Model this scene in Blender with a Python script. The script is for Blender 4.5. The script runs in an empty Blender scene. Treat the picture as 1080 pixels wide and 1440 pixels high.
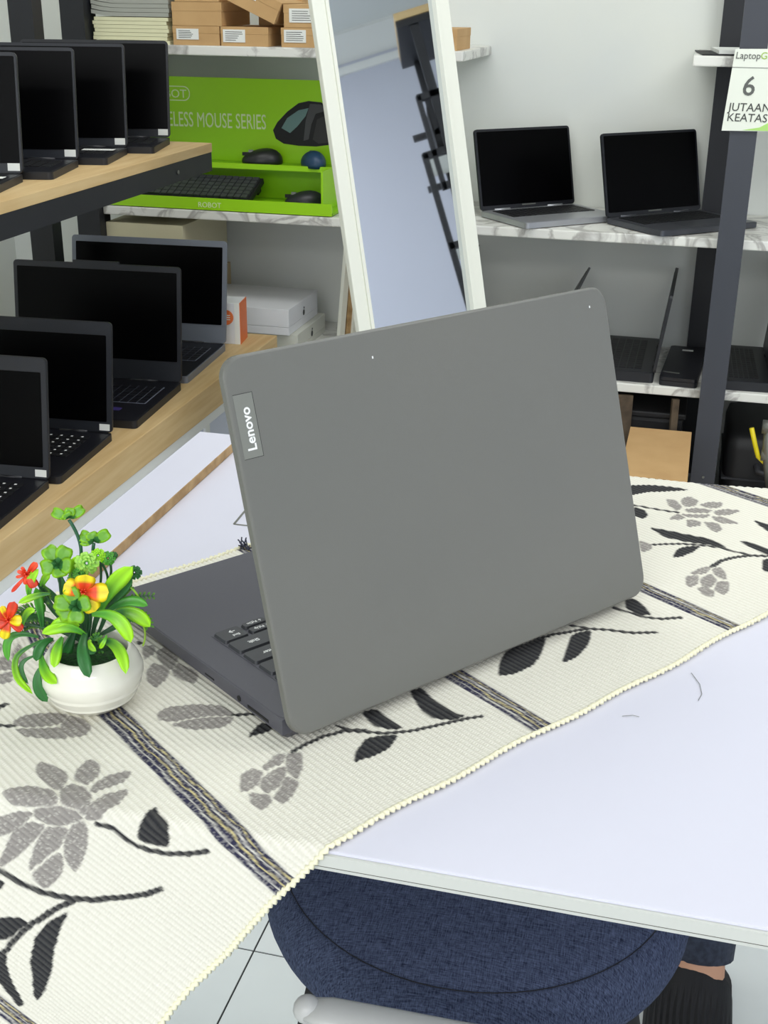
import bpy, bmesh, math, random
import numpy as np
from mathutils import Vector, Matrix
random.seed(7)
SC = bpy.context.scene
COL = SC.collection
# ------------------------------------------------------------------ camera
FPX = 1734.8
YAW, PITCH, ROLL, CH = 0.24877, 0.39759, 0.01150, 1.1779
fw = Vector((-math.sin(YAW)*math.cos(PITCH), math.cos(YAW)*math.cos(PITCH), -math.sin(PITCH)))
r0 = Vector((math.cos(YAW), math.sin(YAW), 0)); u0 = r0.cross(fw)
RT = r0*math.cos(ROLL)+u0*math.sin(ROLL); UP = u0*math.cos(ROLL)-r0*math.sin(ROLL)
CAM = Vector((0, 0, CH))
cd = bpy.data.cameras.new('camera'); cam = bpy.data.objects.new('camera', cd); COL.objects.link(cam)
cam.matrix_world = Matrix(((RT.x, UP.x, -fw.x, 0), (RT.y, UP.y, -fw.y, 0), (RT.z, UP.z, -fw.z, CH), (0, 0, 0, 1)))
cd.sensor_fit = 'VERTICAL'; cd.sensor_height = 24.0; cd.sensor_width = 18.0
cd.lens = FPX/1440*24.0; cd.clip_start = 0.02; cd.clip_end = 60
SC.camera = cam
# ------------------------------------------------------------------ world, lights, exposure
W = bpy.data.worlds.new('shop_daylight'); SC.world = W; W.use_nodes = True
W.node_tree.nodes['Background'].inputs[0].default_value = (0.93, 0.96, 1.0, 1)
W.node_tree.nodes['Background'].inputs[1].default_value = 2.1
SC.view_settings.view_transform = 'Standard'; SC.view_settings.look = 'None'
SC.view_settings.exposure = -0.06; SC.view_settings.gamma = 1; SC.view_settings.use_curve_mapping = False
def area(name, loc, sx, sy, power, rot=(0, 0, 0), col=(1, 1, 1)):
    l = bpy.data.lights.new(name, 'AREA'); l.shape = 'RECTANGLE'; l.size = sx; l.size_y = sy; l.energy = power; l.color = col
    o = bpy.data.objects.new(name, l); COL.objects.link(o); o.location = loc; o.rotation_euler = rot; return o
LAMPS = [(-0.9, -1.9, 26), (0.9, -1.9, 26), (0.0, -2.5, 22), (-0.7, 1.95, 13), (0.7, 1.95, 11), (1.7, 1.2, 26)]  # rear pair and right-hand lamp are added fill for the back and right walls
for x, y, pw in LAMPS:
    area('ceiling_and_fill_light', (x, y, 2.46), 1.2, 0.6, pw)

# ------------------------------------------------------------------ helpers
def ray(x, y): return fw+RT*((x-540)/FPX)-UP*((y-720)/FPX)
def on(ax, c, x, y):
    d = ray(x, y); k = 'xyz'.index(ax); return CAM+d*((c-CAM[k])/d[k])
def dep(x, y, d): return CAM+ray(x, y)*d
def s2l(c): return tuple(((v/255.)/12.92 if v/255. <= .04045 else ((v/255.+.055)/1.055)**2.4) for v in c)
def mat(name, rgb, rough=.5, metal=0, noise=None, scale=20, bump=0, bscale=200, spec=.5, coat=0, stretch=None, emit=0):
    """rgb in 0-255 sRGB; noise = second sRGB colour mixed in with a noise texture"""
    m = bpy.data.materials.new(name); m.use_nodes = True; nt = m.node_tree; b = nt.nodes['Principled BSDF']
    b.inputs['Base Color'].default_value = s2l(rgb)+(1,); b.inputs['Roughness'].default_value = rough
    b.inputs['Metallic'].default_value = metal; b.inputs['Specular IOR Level'].default_value = spec; b.inputs['Coat Weight'].default_value = coat
    tc = nt.nodes.new('ShaderNodeTexCoord'); mp = nt.nodes.new('ShaderNodeMapping'); nt.links.new(tc.outputs['Object'], mp.inputs[0])
    if stretch: mp.inputs['Scale'].default_value = stretch
    if noise is not None:
        n = nt.nodes.new('ShaderNodeTexNoise'); n.inputs['Scale'].default_value = scale; n.inputs['Detail'].default_value = 5
        nt.links.new(mp.outputs[0], n.inputs[0]); r = nt.nodes.new('ShaderNodeValToRGB')
        r.color_ramp.elements[0].position = .35; r.color_ramp.elements[1].position = .65
        r.color_ramp.elements[0].color = s2l(rgb)+(1,); r.color_ramp.elements[1].color = s2l(noise)+(1,)
        nt.links.new(n.outputs[0], r.inputs[0]); nt.links.new(r.outputs[0], b.inputs['Base Color'])
    if bump:
        n2 = nt.nodes.new('ShaderNodeTexNoise'); n2.inputs['Scale'].default_value = bscale; nt.links.new(mp.outputs[0], n2.inputs[0])
        bp = nt.nodes.new('ShaderNodeBump'); bp.inputs['Strength'].default_value = bump; bp.inputs['Distance'].default_value = .001
        nt.links.new(n2.outputs[0], bp.inputs['Height']); nt.links.new(bp.outputs[0], b.inputs['Normal'])
    if emit:
        b.inputs['Emission Color'].default_value = s2l(rgb)+(1,); b.inputs['Emission Strength'].default_value = emit
    return m
def vcol(name, rough=.45, bump=None):
    m = bpy.data.materials.new(name); m.use_nodes = True; nt = m.node_tree; b = nt.nodes['Principled BSDF']
    a = nt.nodes.new('ShaderNodeAttribute'); a.attribute_name = 'Col'; nt.links.new(a.outputs['Color'], b.inputs['Base Color'])
    b.inputs['Roughness'].default_value = rough
    return m, nt, b, a
def tag(o, label=None, cat=None, group=None, kind=None):
    if label: o['label'] = label
    if cat: o['category'] = cat
    if group: o['group'] = group
    if kind: o['kind'] = kind
    return o
def empty(name, loc=(0, 0, 0), rz=0, label=None, cat=None, group=None, kind=None):
    o = bpy.data.objects.new(name, None); o.empty_display_size = .05; COL.objects.link(o); o.location = loc; o.rotation_euler = (0, 0, rz)
    return tag(o, label, cat, group, kind)
def link(name, me, m, parent=None, smooth=False):
    o = bpy.data.objects.new(name, me); COL.objects.link(o)
    if m is not None:
        me.materials.clear()
        for k in (m if isinstance(m, (list, tuple)) else [m]): me.materials.append(k)
    if smooth:
        me.polygons.foreach_set('use_smooth', [True]*len(me.polygons))
    if parent: o.parent = parent
    return o
class B:
    def __init__(s): s.bm = bmesh.new()
    def box(s, x0, x1, y0, y1, z0, z1, M=None, bev=0, mi=0):
        g = bmesh.ops.create_cube(s.bm, size=1); vs = g['verts']
        for v in vs:
            v.co = Vector(((x0+x1)/2+v.co.x*(x1-x0), (y0+y1)/2+v.co.y*(y1-y0), (z0+z1)/2+v.co.z*(z1-z0)))
            if M: v.co = M @ v.co
        if bev:
            es = list({e for v in vs for e in v.link_edges}); s.bm.edges.index_update()
            bmesh.ops.bevel(s.bm, geom=es, offset=bev, segments=2, affect='EDGES', profile=.6)
        return s
    def prism(s, pts, h, M=None):   # pts 2D -> extruded along z 0..h
        a = [s.bm.verts.new((p[0], p[1], 0)) for p in pts]; b = [s.bm.verts.new((p[0], p[1], h)) for p in pts]
        n = len(pts)
        s.bm.faces.new(a[::-1]); s.bm.faces.new(b)
        for i in range(n): s.bm.faces.new((a[i], a[(i+1) % n], b[(i+1) % n], b[i]))
        if M:
            for v in a+b: v.co = M @ v.co
        return s
    def bar(s, p, q, w, h=None, up=Vector((0, 0, 1))):
        p, q = Vector(p), Vector(q); h = h or w; d = (q-p); L = d.length; d.normalize()
        x = d.cross(up)
        if x.length < 1e-4: x = Vector((1, 0, 0))
        x.normalize(); z = x.cross(d)
        M = Matrix(((x.x, d.x, z.x, p.x), (x.y, d.y, z.y, p.y), (x.z, d.z, z.z, p.z), (0, 0, 0, 1)))
        return s.box(-w/2, w/2, 0, L, -h/2, h/2, M)
    def tube(s, pts, rad, n=10, cap=True):
        pts = [Vector(p) for p in pts]; k = len(pts); rs = rad if isinstance(rad, (list, tuple)) else [rad]*k
        rings = []; prev = None
        for i, p in enumerate(pts):
            d = (pts[min(i+1, k-1)]-pts[max(i-1, 0)]).normalized()
            if prev is None:
                a = d.orthogonal().normalized()
            else:
                a = (prev-d*prev.dot(d)).normalized()
            prev = a; c = d.cross(a)
            rings.append([s.bm.verts.new(p+(a*math.cos(2*math.pi*j/n)+c*math.sin(2*math.pi*j/n))*rs[i]) for j in range(n)])
        for i in range(k-1):
            for j in range(n): s.bm.faces.new((rings[i][j], rings[i][(j+1) % n], rings[i+1][(j+1) % n], rings[i+1][j]))
        if cap: s.bm.faces.new(rings[0][::-1]); s.bm.faces.new(rings[-1])
        return s
    def lathe(s, prof, n=48, c=(0, 0)):
        rings = []
        for r, z in prof:
            rings.append([s.bm.verts.new((c[0]+r*math.cos(2*math.pi*j/n), c[1]+r*math.sin(2*math.pi*j/n), z)) for j in range(n)] if r > 1e-6 else [s.bm.verts.new((c[0], c[1], z))])
        for a, b in zip(rings, rings[1:]):
            for j in range(n):
                k = (j+1) % n
                if len(a) == 1 and len(b) == 1: continue
                if len(a) == 1: s.bm.faces.new((a[0], b[k], b[j]))
                elif len(b) == 1: s.bm.faces.new((a[j], a[k], b[0]))
                else: s.bm.faces.new((a[j], a[k], b[k], b[j]))
        return s
    def done(s, name, m, parent=None, smooth=False):
        bmesh.ops.recalc_face_normals(s.bm, faces=s.bm.faces)
        me = bpy.data.meshes.new(name); s.bm.to_mesh(me); s.bm.free()
        return link(name, me, m, parent, smooth)
def rrect(w, h, r, n=6, ox=0, oy=0):   # rounded rectangle 0..w, 0..h
    P = []
    for cx, cy, a in ((w-r, r, -90), (w-r, h-r, 0), (r, h-r, 90), (r, r, 180)):
        for i in range(n+1):
            t = math.radians(a+90*i/n); P.append((ox+cx+r*math.cos(t), oy+cy+r*math.sin(t)))
    return P
def text(name, s, size, m, parent, M, align='LEFT', bold=0.0, sx=1.0, outline=False, ext=.0003):
    cu = bpy.data.curves.new(name, 'FONT'); cu.body = s; cu.size = size; cu.align_x = align; cu.extrude = ext; cu.offset = bold*size; cu.resolution_u = 3
    t = bpy.data.objects.new(name, cu); COL.objects.link(t)
    bpy.context.view_layer.update()
    me = bpy.data.meshes.new_from_object(t.evaluated_get(bpy.context.evaluated_depsgraph_get()))
    bpy.data.objects.remove(t)
    me.transform(M @ Matrix.Diagonal((sx, 1, 1, 1)))
    return link(name, me, m, parent)
def Rot(ax, d): return Matrix.Rotation(math.radians(d), 4, ax)
def Tr(x, y, z): return Matrix.Translation((x, y, z))
# ------------------------------------------------------------------ materials
M_wall = mat('painted_wall', (236, 238, 228), .75, noise=(228, 232, 228), scale=1.5)
M_wallr = mat('painted_lavender_wall', (208, 212, 228), .75)
M_ceil = mat('ceiling_paint', (232, 236, 234), .8)
M_trim = mat('cornice_paint', (240, 242, 242), .7)
M_tile = mat('floor_tile', (214, 220, 219), .22, noise=(206, 213, 213), scale=3)
M_grout = mat('dark_grout', (40, 42, 44), .8)
M_white = mat('white_laminate', (214, 214, 227), .3, spec=.4)
M_edge = mat('table_edge_band', (200, 202, 196), .35)
M_dline = mat('dark_seam', (90, 90, 80), .6)
M_ply = mat('raw_wood_edge', (190, 158, 112), .7, noise=(160, 128, 84), scale=60)
M_wood = mat('oak_laminate', (216, 188, 138), .5, noise=(202, 170, 118), scale=7, stretch=(9, .8, 9))
M_black = mat('black_steel', (26, 28, 34), .5)
M_post = mat('charcoal_steel', (60, 63, 71), .45)
M_dark = mat('near_black', (14, 14, 17), .6)
M_scr = mat('black_glossy_screen', (3, 3, 4), .30, spec=.08)
M_lbody = mat('black_laptop_shell', (24, 26, 32), .45)
M_ldeck = mat('black_laptop_deck', (18, 19, 26), .4)
M_bez = mat('laptop_bezel', (34, 37, 44), .45)
M_gbez = mat('grey_laptop_shell', (118, 124, 134), .4)
M_silver = mat('silver_aluminium', (176, 178, 182), .35, metal=.6)
M_sgrey = mat('space_grey_aluminium', (84, 86, 92), .35, metal=.5)
M_key = mat('black_key', (20, 21, 24), .5)
M_keygap = mat('pale_key_gap', (110, 115, 130), .6)  # grey-blue floor of the keyboard well, paler than the keys
M_print = mat('white_print', (236, 238, 236), .6)
M_ink = mat('dark_ink', (66, 68, 66), .7)
M_paper = mat('paper_white', (236, 238, 232), .6)
M_card = mat('brown_cardboard', (206, 168, 116), .8, noise=(197, 158, 107), scale=12)
M_cardd = mat('cardboard_side', (184, 142, 92), .8)
M_green = mat('lime_green_board', (158, 218, 14), .4)
M_green2 = mat('green_tray_card', (138, 196, 16), .5)
M_lid = mat('iron_grey_lid', (110, 110, 104), .42, noise=(106, 107, 102), scale=3, bump=.05, bscale=1500, spec=.4)
M_lidedge = mat('lid_light_edge', (140, 138, 126), .35)
M_base = mat('grey_laptop_deck', (80, 80, 88), .42, spec=.4)
M_mkey = mat('dark_grey_key', (58, 60, 64), .5)
M_mwell = mat('key_gap_black', (14, 14, 16), .6)
M_logo = mat('brushed_logo_plate', (126, 128, 120), .4, metal=.2)
M_ceram = mat('cream_ceramic', (236, 234, 220), .22, coat=.4)
M_moss = mat('dark_green_moss', (20, 74, 14), .95, noise=(8, 40, 8), scale=400, bump=1, bscale=900)
M_mframe = mat('ivory_mirror_frame', (228, 229, 216), .45)
M_mirror = mat('mirror_glass', (226, 230, 234), .02, metal=1)
M_denim = mat('denim', (38, 46, 62), .9, noise=(54, 62, 80), scale=160)
M_skin = mat('skin', (176, 134, 108), .6)
M_rubber = mat('black_rubber', (38, 39, 43), .6)
M_gplast = mat('grey_gloss_plastic', (196, 197, 194), .3)
M_cab = mat('pale_cabinet_panel', (206, 212, 226), .35)
M_cabw = mat('white_cabinet_frame', (232, 234, 230), .45)
M_yel = mat('yellow_lever', (226, 206, 20), .4)
M_gmet = mat('dull_grey_metal', (126, 128, 122), .4, metal=.6)
M_bwood = mat('weathered_brown_wood', (98, 84, 66), .8, noise=(70, 58, 44), scale=30)
def marble():
    m = mat('white_marble_laminate', (236, 236, 228), .35); nt = m.node_tree; b = nt.nodes['Principled BSDF']
    tc = nt.nodes.new('ShaderNodeTexCoord'); n = nt.nodes.new('ShaderNodeTexNoise'); n.inputs['Scale'].default_value = 9; n.inputs['Detail'].default_value = 8; n.inputs['Distortion'].default_value = 1.2
    r = nt.nodes.new('ShaderNodeValToRGB'); nt.links.new(tc.outputs['Object'], n.inputs[0]); nt.links.new(n.outputs[0], r.inputs[0]); e = r.color_ramp.elements
    e[0].position = .44; e[0].color = s2l((232, 232, 224))+(1,); e[1].position = .56; e[1].color = s2l((228, 228, 222))+(1,)
    k = e.new(.5); k.color = s2l((176, 174, 168))+(1,)
    nt.links.new(r.outputs[0], b.inputs['Base Color']); return m
M_marble = marble()
def fabric():
    m = mat('navy_melange_fabric', (42, 52, 82), .95, spec=.1); nt = m.node_tree; b = nt.nodes['Principled BSDF']
    tc = nt.nodes.new('ShaderNodeTexCoord'); out = []
    for st in ((1400, 120, 300), (120, 1400, 300)):
        mp = nt.nodes.new('ShaderNodeMapping'); mp.inputs['Scale'].default_value = st; nt.links.new(tc.outputs['Object'], mp.inputs[0])
        n = nt.nodes.new('ShaderNodeTexNoise'); n.inputs['Scale'].default_value = 1; n.inputs['Detail'].default_value = 2; nt.links.new(mp.outputs[0], n.inputs[0]); out.append(n)
    a = nt.nodes.new('ShaderNodeMath'); a.operation = 'ADD'; nt.links.new(out[0].outputs[0], a.inputs[0]); nt.links.new(out[1].outputs[0], a.inputs[1])
    r = nt.nodes.new('ShaderNodeValToRGB'); e = r.color_ramp.elements; mr = nt.nodes.new('ShaderNodeMapRange'); mr.inputs[1].default_value = .7; mr.inputs[2].default_value = 1.3
    nt.links.new(a.outputs[0], mr.inputs[0]); nt.links.new(mr.outputs[0], r.inputs[0])
    e[0].color = s2l((38, 44, 64))+(1,); e[1].color = s2l((88, 98, 124))+(1,)
    nt.links.new(r.outputs[0], b.inputs['Base Color'])
    bp = nt.nodes.new('ShaderNodeBump'); bp.inputs['Strength'].default_value = .5; bp.inputs['Distance'].default_value = .0006; nt.links.new(a.outputs[0], bp.inputs['Height']); nt.links.new(bp.outputs[0], b.inputs['Normal'])
    return m
M_fab = fabric()

# ------------------------------------------------------------------ room shell
XL, XR, YB, YN, ZC = -1.95, 3.0, 3.25, -3.0, 2.5
def struct(name, b, m, parent=None):
    o = b.done(name, m, parent)
    if parent is None: o['kind'] = 'structure'
    return o
fl = struct('floor', B().box(XL, XR, YN, YB, -.03, -.0015), M_grout)
ts = .40; tile_me = None; gx, gy = -.479, 1.208
rot = math.radians(3.5)
i0 = 0
for i in range(-4, 9):
    for j in range(-11, 6):
        x0, y0 = gx+i*ts, gy+j*ts
        a, b_ = max(x0+.0013, XL), min(x0+ts-.0013, XR); c, d = max(y0+.0013, YN), min(y0+ts-.0013, YB)
        if b_-a < .01 or d-c < .01: continue
        if y0 < -1.2: continue
        full = (b_-a > ts-.003 and d-c > ts-.003)
        if full and tile_me:
            o = bpy.data.objects.new('floor_tile', tile_me); COL.objects.link(o); o.parent = fl; o.location = (x0, y0, 0)
        else:
            o = B().box(a-x0, b_-x0, c-y0, d-y0, -.0015, 0).done('floor_tile', M_tile, fl); o.location = (x0, y0, 0)
            if full: tile_me = o.data
struct('wall_left', B().box(XL-.1, XL, YN, YB, 0, ZC), M_wall)
struct('wall_back', B().box(XL-.1, XR+.1, YB, YB+.1, 0, ZC), M_wall)
struct('wall_right', B().box(XR, XR+.1, YN, YB, 0, ZC), M_wallr)
struct('ceiling', B().box(XL-.1, XR+.1, YN, YB+.1, ZC, ZC+.05), M_ceil)
struct('trim_1', B().prism([(0, 0), (.09, .1), (.09, .115), (0, .115)], YB-YN-.002, Matrix(((-1, 0, 0, XR), (0, 0, 1, YN), (0, 1, 0, ZC-.115), (0, 0, 0, 1)))), M_trim)
struct('trim_2', B().box(XR-.02, XR, YN, YB, ZC-.17, ZC-.135), M_trim)
for k, (x, y, pw) in enumerate(LAMPS):  # unseen panels, including those of the added rear and right-hand fill lamps
    l = empty('ceiling_and_fill_panel', (x, y, 2.475), 0, 'flat white panel at a ceiling or added fill light', 'ceiling light', 'ceiling light panels above the shop')
    l['label'] = 'flat white rectangular panel for ceiling and added fill lights under the shop ceiling'
    B().box(-.62, .62, -.32, .32, 0, .025).done('panel_frame', M_cabw, l)

# ------------------------------------------------------------------ laptops
def laptop(name, label, loc, rz, W_, D, HL, ang, body=M_lbody, deck=M_ldeck, bez=M_bez, T=.018, lidt=.006, bz=(.006, .006, .012, .022), cat='laptop', group=None, keys='stuff', numpad=False, tags=None, legend=False, kz=(.025, .04), r=.008, hump=False, keymat=None, gap=None):
    L = empty(name, loc, rz, label, cat, group)
    # base slab with rounded corners
    b = B(); b.prism(rrect(W_, D, r, 4, -W_/2, -D), T, None); o = b.done('base', [body], L)
    d = B(); d.prism(rrect(W_-.006, D-.008, r*.8, 4, -W_/2+.003, -D+.003), .0008, Tr(0, 0, T)); d.done('deck', deck, L)
    t = T+.0008
    kx0, kx1 = -W_/2+kz[0], W_/2-kz[0]; ky1 = -kz[1]; rows = 6; kh = min(.0185, (D*.48)/rows)
    ncol = 18 if numpad else 14; kw = (kx1-kx0)/ncol
    if gap: B().box(kx0-.002, kx1+.001, ky1-rows*kh-.001, ky1+.001, t, t+.0003).done('keyboard_well', gap, L); t += .0003
    kb = B(); lg = B()
    for rr in range(rows):
        for cc in range(ncol):
            if rr == 5 and 4 <= cc <= 8:
                if cc != 4: continue
                x0, x1 = kx0+4*kw, kx0+9*kw
            else: x0, x1 = kx0+cc*kw, kx0+(cc+1)*kw
            off = 0 if (numpad and cc >= 14) else 0
            kb.box(x0+.0012, x1-.0012, ky1-(rr+1)*kh+.0012, ky1-rr*kh-.0012, t, t+.0014)
            if legend: lg.box(x0+.005, x0+.009, ky1-rr*kh-.009, ky1-rr*kh-.005, t+.0014, t+.0017)
    o = kb.done('keyboard', keymat or M_key, L); o['kind'] = 'stuff'
    if legend: lg.done('key_prints', M_print, L)['kind'] = 'stuff'
    else: lg.bm.free()
    B().prism(rrect(W_*.32, D*.28, .004, 3, -W_*.18, -D+.012), .0003, Tr(0, 0, T+.0008)).done('touchpad', body, L)
    # lid
    A = Matrix.Translation((0, -.002, T-.002)) @ Rot('X', ang) @ Tr(0, 0, 0)   # local +y(lid length) pointing -y at ang 0
    # lid frame: lx = x, ly = length, lz = outward normal (screen side negative)
    a = math.radians(ang); dirv = Vector((0, -math.cos(a), math.sin(a))); nrm = Vector((0, -math.sin(a), -math.cos(a)))  # nrm: towards the user side
    ML = Matrix(((1, 0, 0, 0), (0, dirv.y, nrm.y, -.003), (0, dirv.z, nrm.z, T+.001), (0, 0, 0, 1)))
    lid = B().prism(rrect(W_, HL, r, 4, -W_/2, 0), -lidt, ML).done('lid', body if bez is M_bez else bez, L)
    B().prism(rrect(W_-.002, HL-.002, r, 4, -W_/2+.001, .001), .0006, ML).done('screen_bezel', bez, L)
    s_, t_, b__ = bz[0], bz[2], bz[3]
    B().prism(rrect(W_-2*s_, HL-t_-b__, .002, 3, -W_/2+s_, b__), .0006, ML @ Tr(0, 0, .0006)).done('screen', M_scr, L)
    B().tube([(-W_*.36, -.002, T), (-W_*.2, -.002, T)], .004, 8).tube([(W_*.2, -.002, T), (W_*.36, -.002, T)], .004, 8).done('hinge', deck, L, True)
    if hump: B().box(-.05, .05, HL-.002, HL+.005, -.004, .001, ML).done('camera_bump', bez, L)
    for q in (tags or []):
        if q == 'price': B().box(W_/2-.024, W_/2-.004, .004, .016, .0013, .0018, ML).done('price_sticker', M_paper, L)
        if q == 'card': B().box(W_/2-.07, W_/2-.01, -D*.45, -D*.45+.02, T+.0028, T+.0033).done('paper_slip', M_paper, L)
        if q == 'palm': B().prism(rrect(.03, .018, .004, 3, W_/2-.085, -D+.055), .0004, Tr(0, 0, T+.0008)).done('palm_sticker', mat('purple_sticker', (60, 50, 110), .4), L)
        if q == 'word': B().box(-.02, .02, .006, .009, .0013, .0016, ML).done('maker_mark', M_gmet, L)
    return L
# ------------------------------------------------------------------ table
ZT = .75; TX0, TX1, TY0, TY1 = -.437, .80, .519, 1.134
tb = empty('display_table', (.18, .83, 0), 0, 'white laminate table under the patterned runner, grey laptop on it', 'table')
inv = Tr(-.18, -.83, 0)
B().box(TX0, TX1, TY0+.0015, TY1, ZT-.0115, ZT, inv, .0012).done('tabletop', M_white, tb)
eb = B(); eb.box(TX0, TX1, TY0-.0006, TY0+.0014, ZT-.0090, ZT-.0016, inv); eb.done('edge_band', M_edge, tb)
B().box(TX0, TX1, TY0, TY0+.0014, ZT-.0100, ZT-.0091, inv).done('edge_seam', M_dline, tb)
B().box(TX0, TX1, TY0+.001, TY0+.02, ZT-.0128, ZT-.0101, inv).done('lower_edge', M_edge, tb)
for x, y in ((-.30, TY1-.045), (TX1-.10, TY1-.045), (TX1-.10, TY0+.06)):
        B().box(x-.018, x+.018, y-.018, y+.018, 0, ZT-.0115, inv).done('leg', M_cabw, tb)
B().box(TX0+.04, TX1-.04, TY1-.06, TY1-.03, ZT-.06, ZT-.0115, inv).done('apron', M_cabw, tb)
lp = B().box(-.482, TX0-.0005, .60, 1.122, ZT-.012, ZT+.009, inv).done('raised_side_board', M_white, tb)
B().box(TX0-.0005, TX0+.0005, .60, 1.122, ZT+.0001, ZT+.009, inv).done('raw_board_edge', M_ply, lp)
# pencil corner mark printed on table: small grey angle by the far hem
k = [on('z', ZT+.0002, *p) for p in ((360, 700), (329, 737), (365, 741))]
mk = B().bar(k[0], k[1], .002, .0003).bar(k[1], k[2], .002, .0003).done('corner_mark', M_gmet, tb); mk.location = (-.18, -.83, 0)
def hair(pts, name, lab):
    o = B().tube([on('z', ZT+.0006, *p) for p in pts], .0002, 5).done(name, M_gmet); tag(o, lab, 'lint', 'dark lint specks on the table')
hair([(972, 946), (984, 962), (987, 976), (982, 985)], 'lint_thread', 'curled dark thread lying on the white table right of the runner')
hair([(875, 1007), (890, 1006), (899, 1008)], 'lint_thread', 'short faint hair on the white table in front of the runner')
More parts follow.
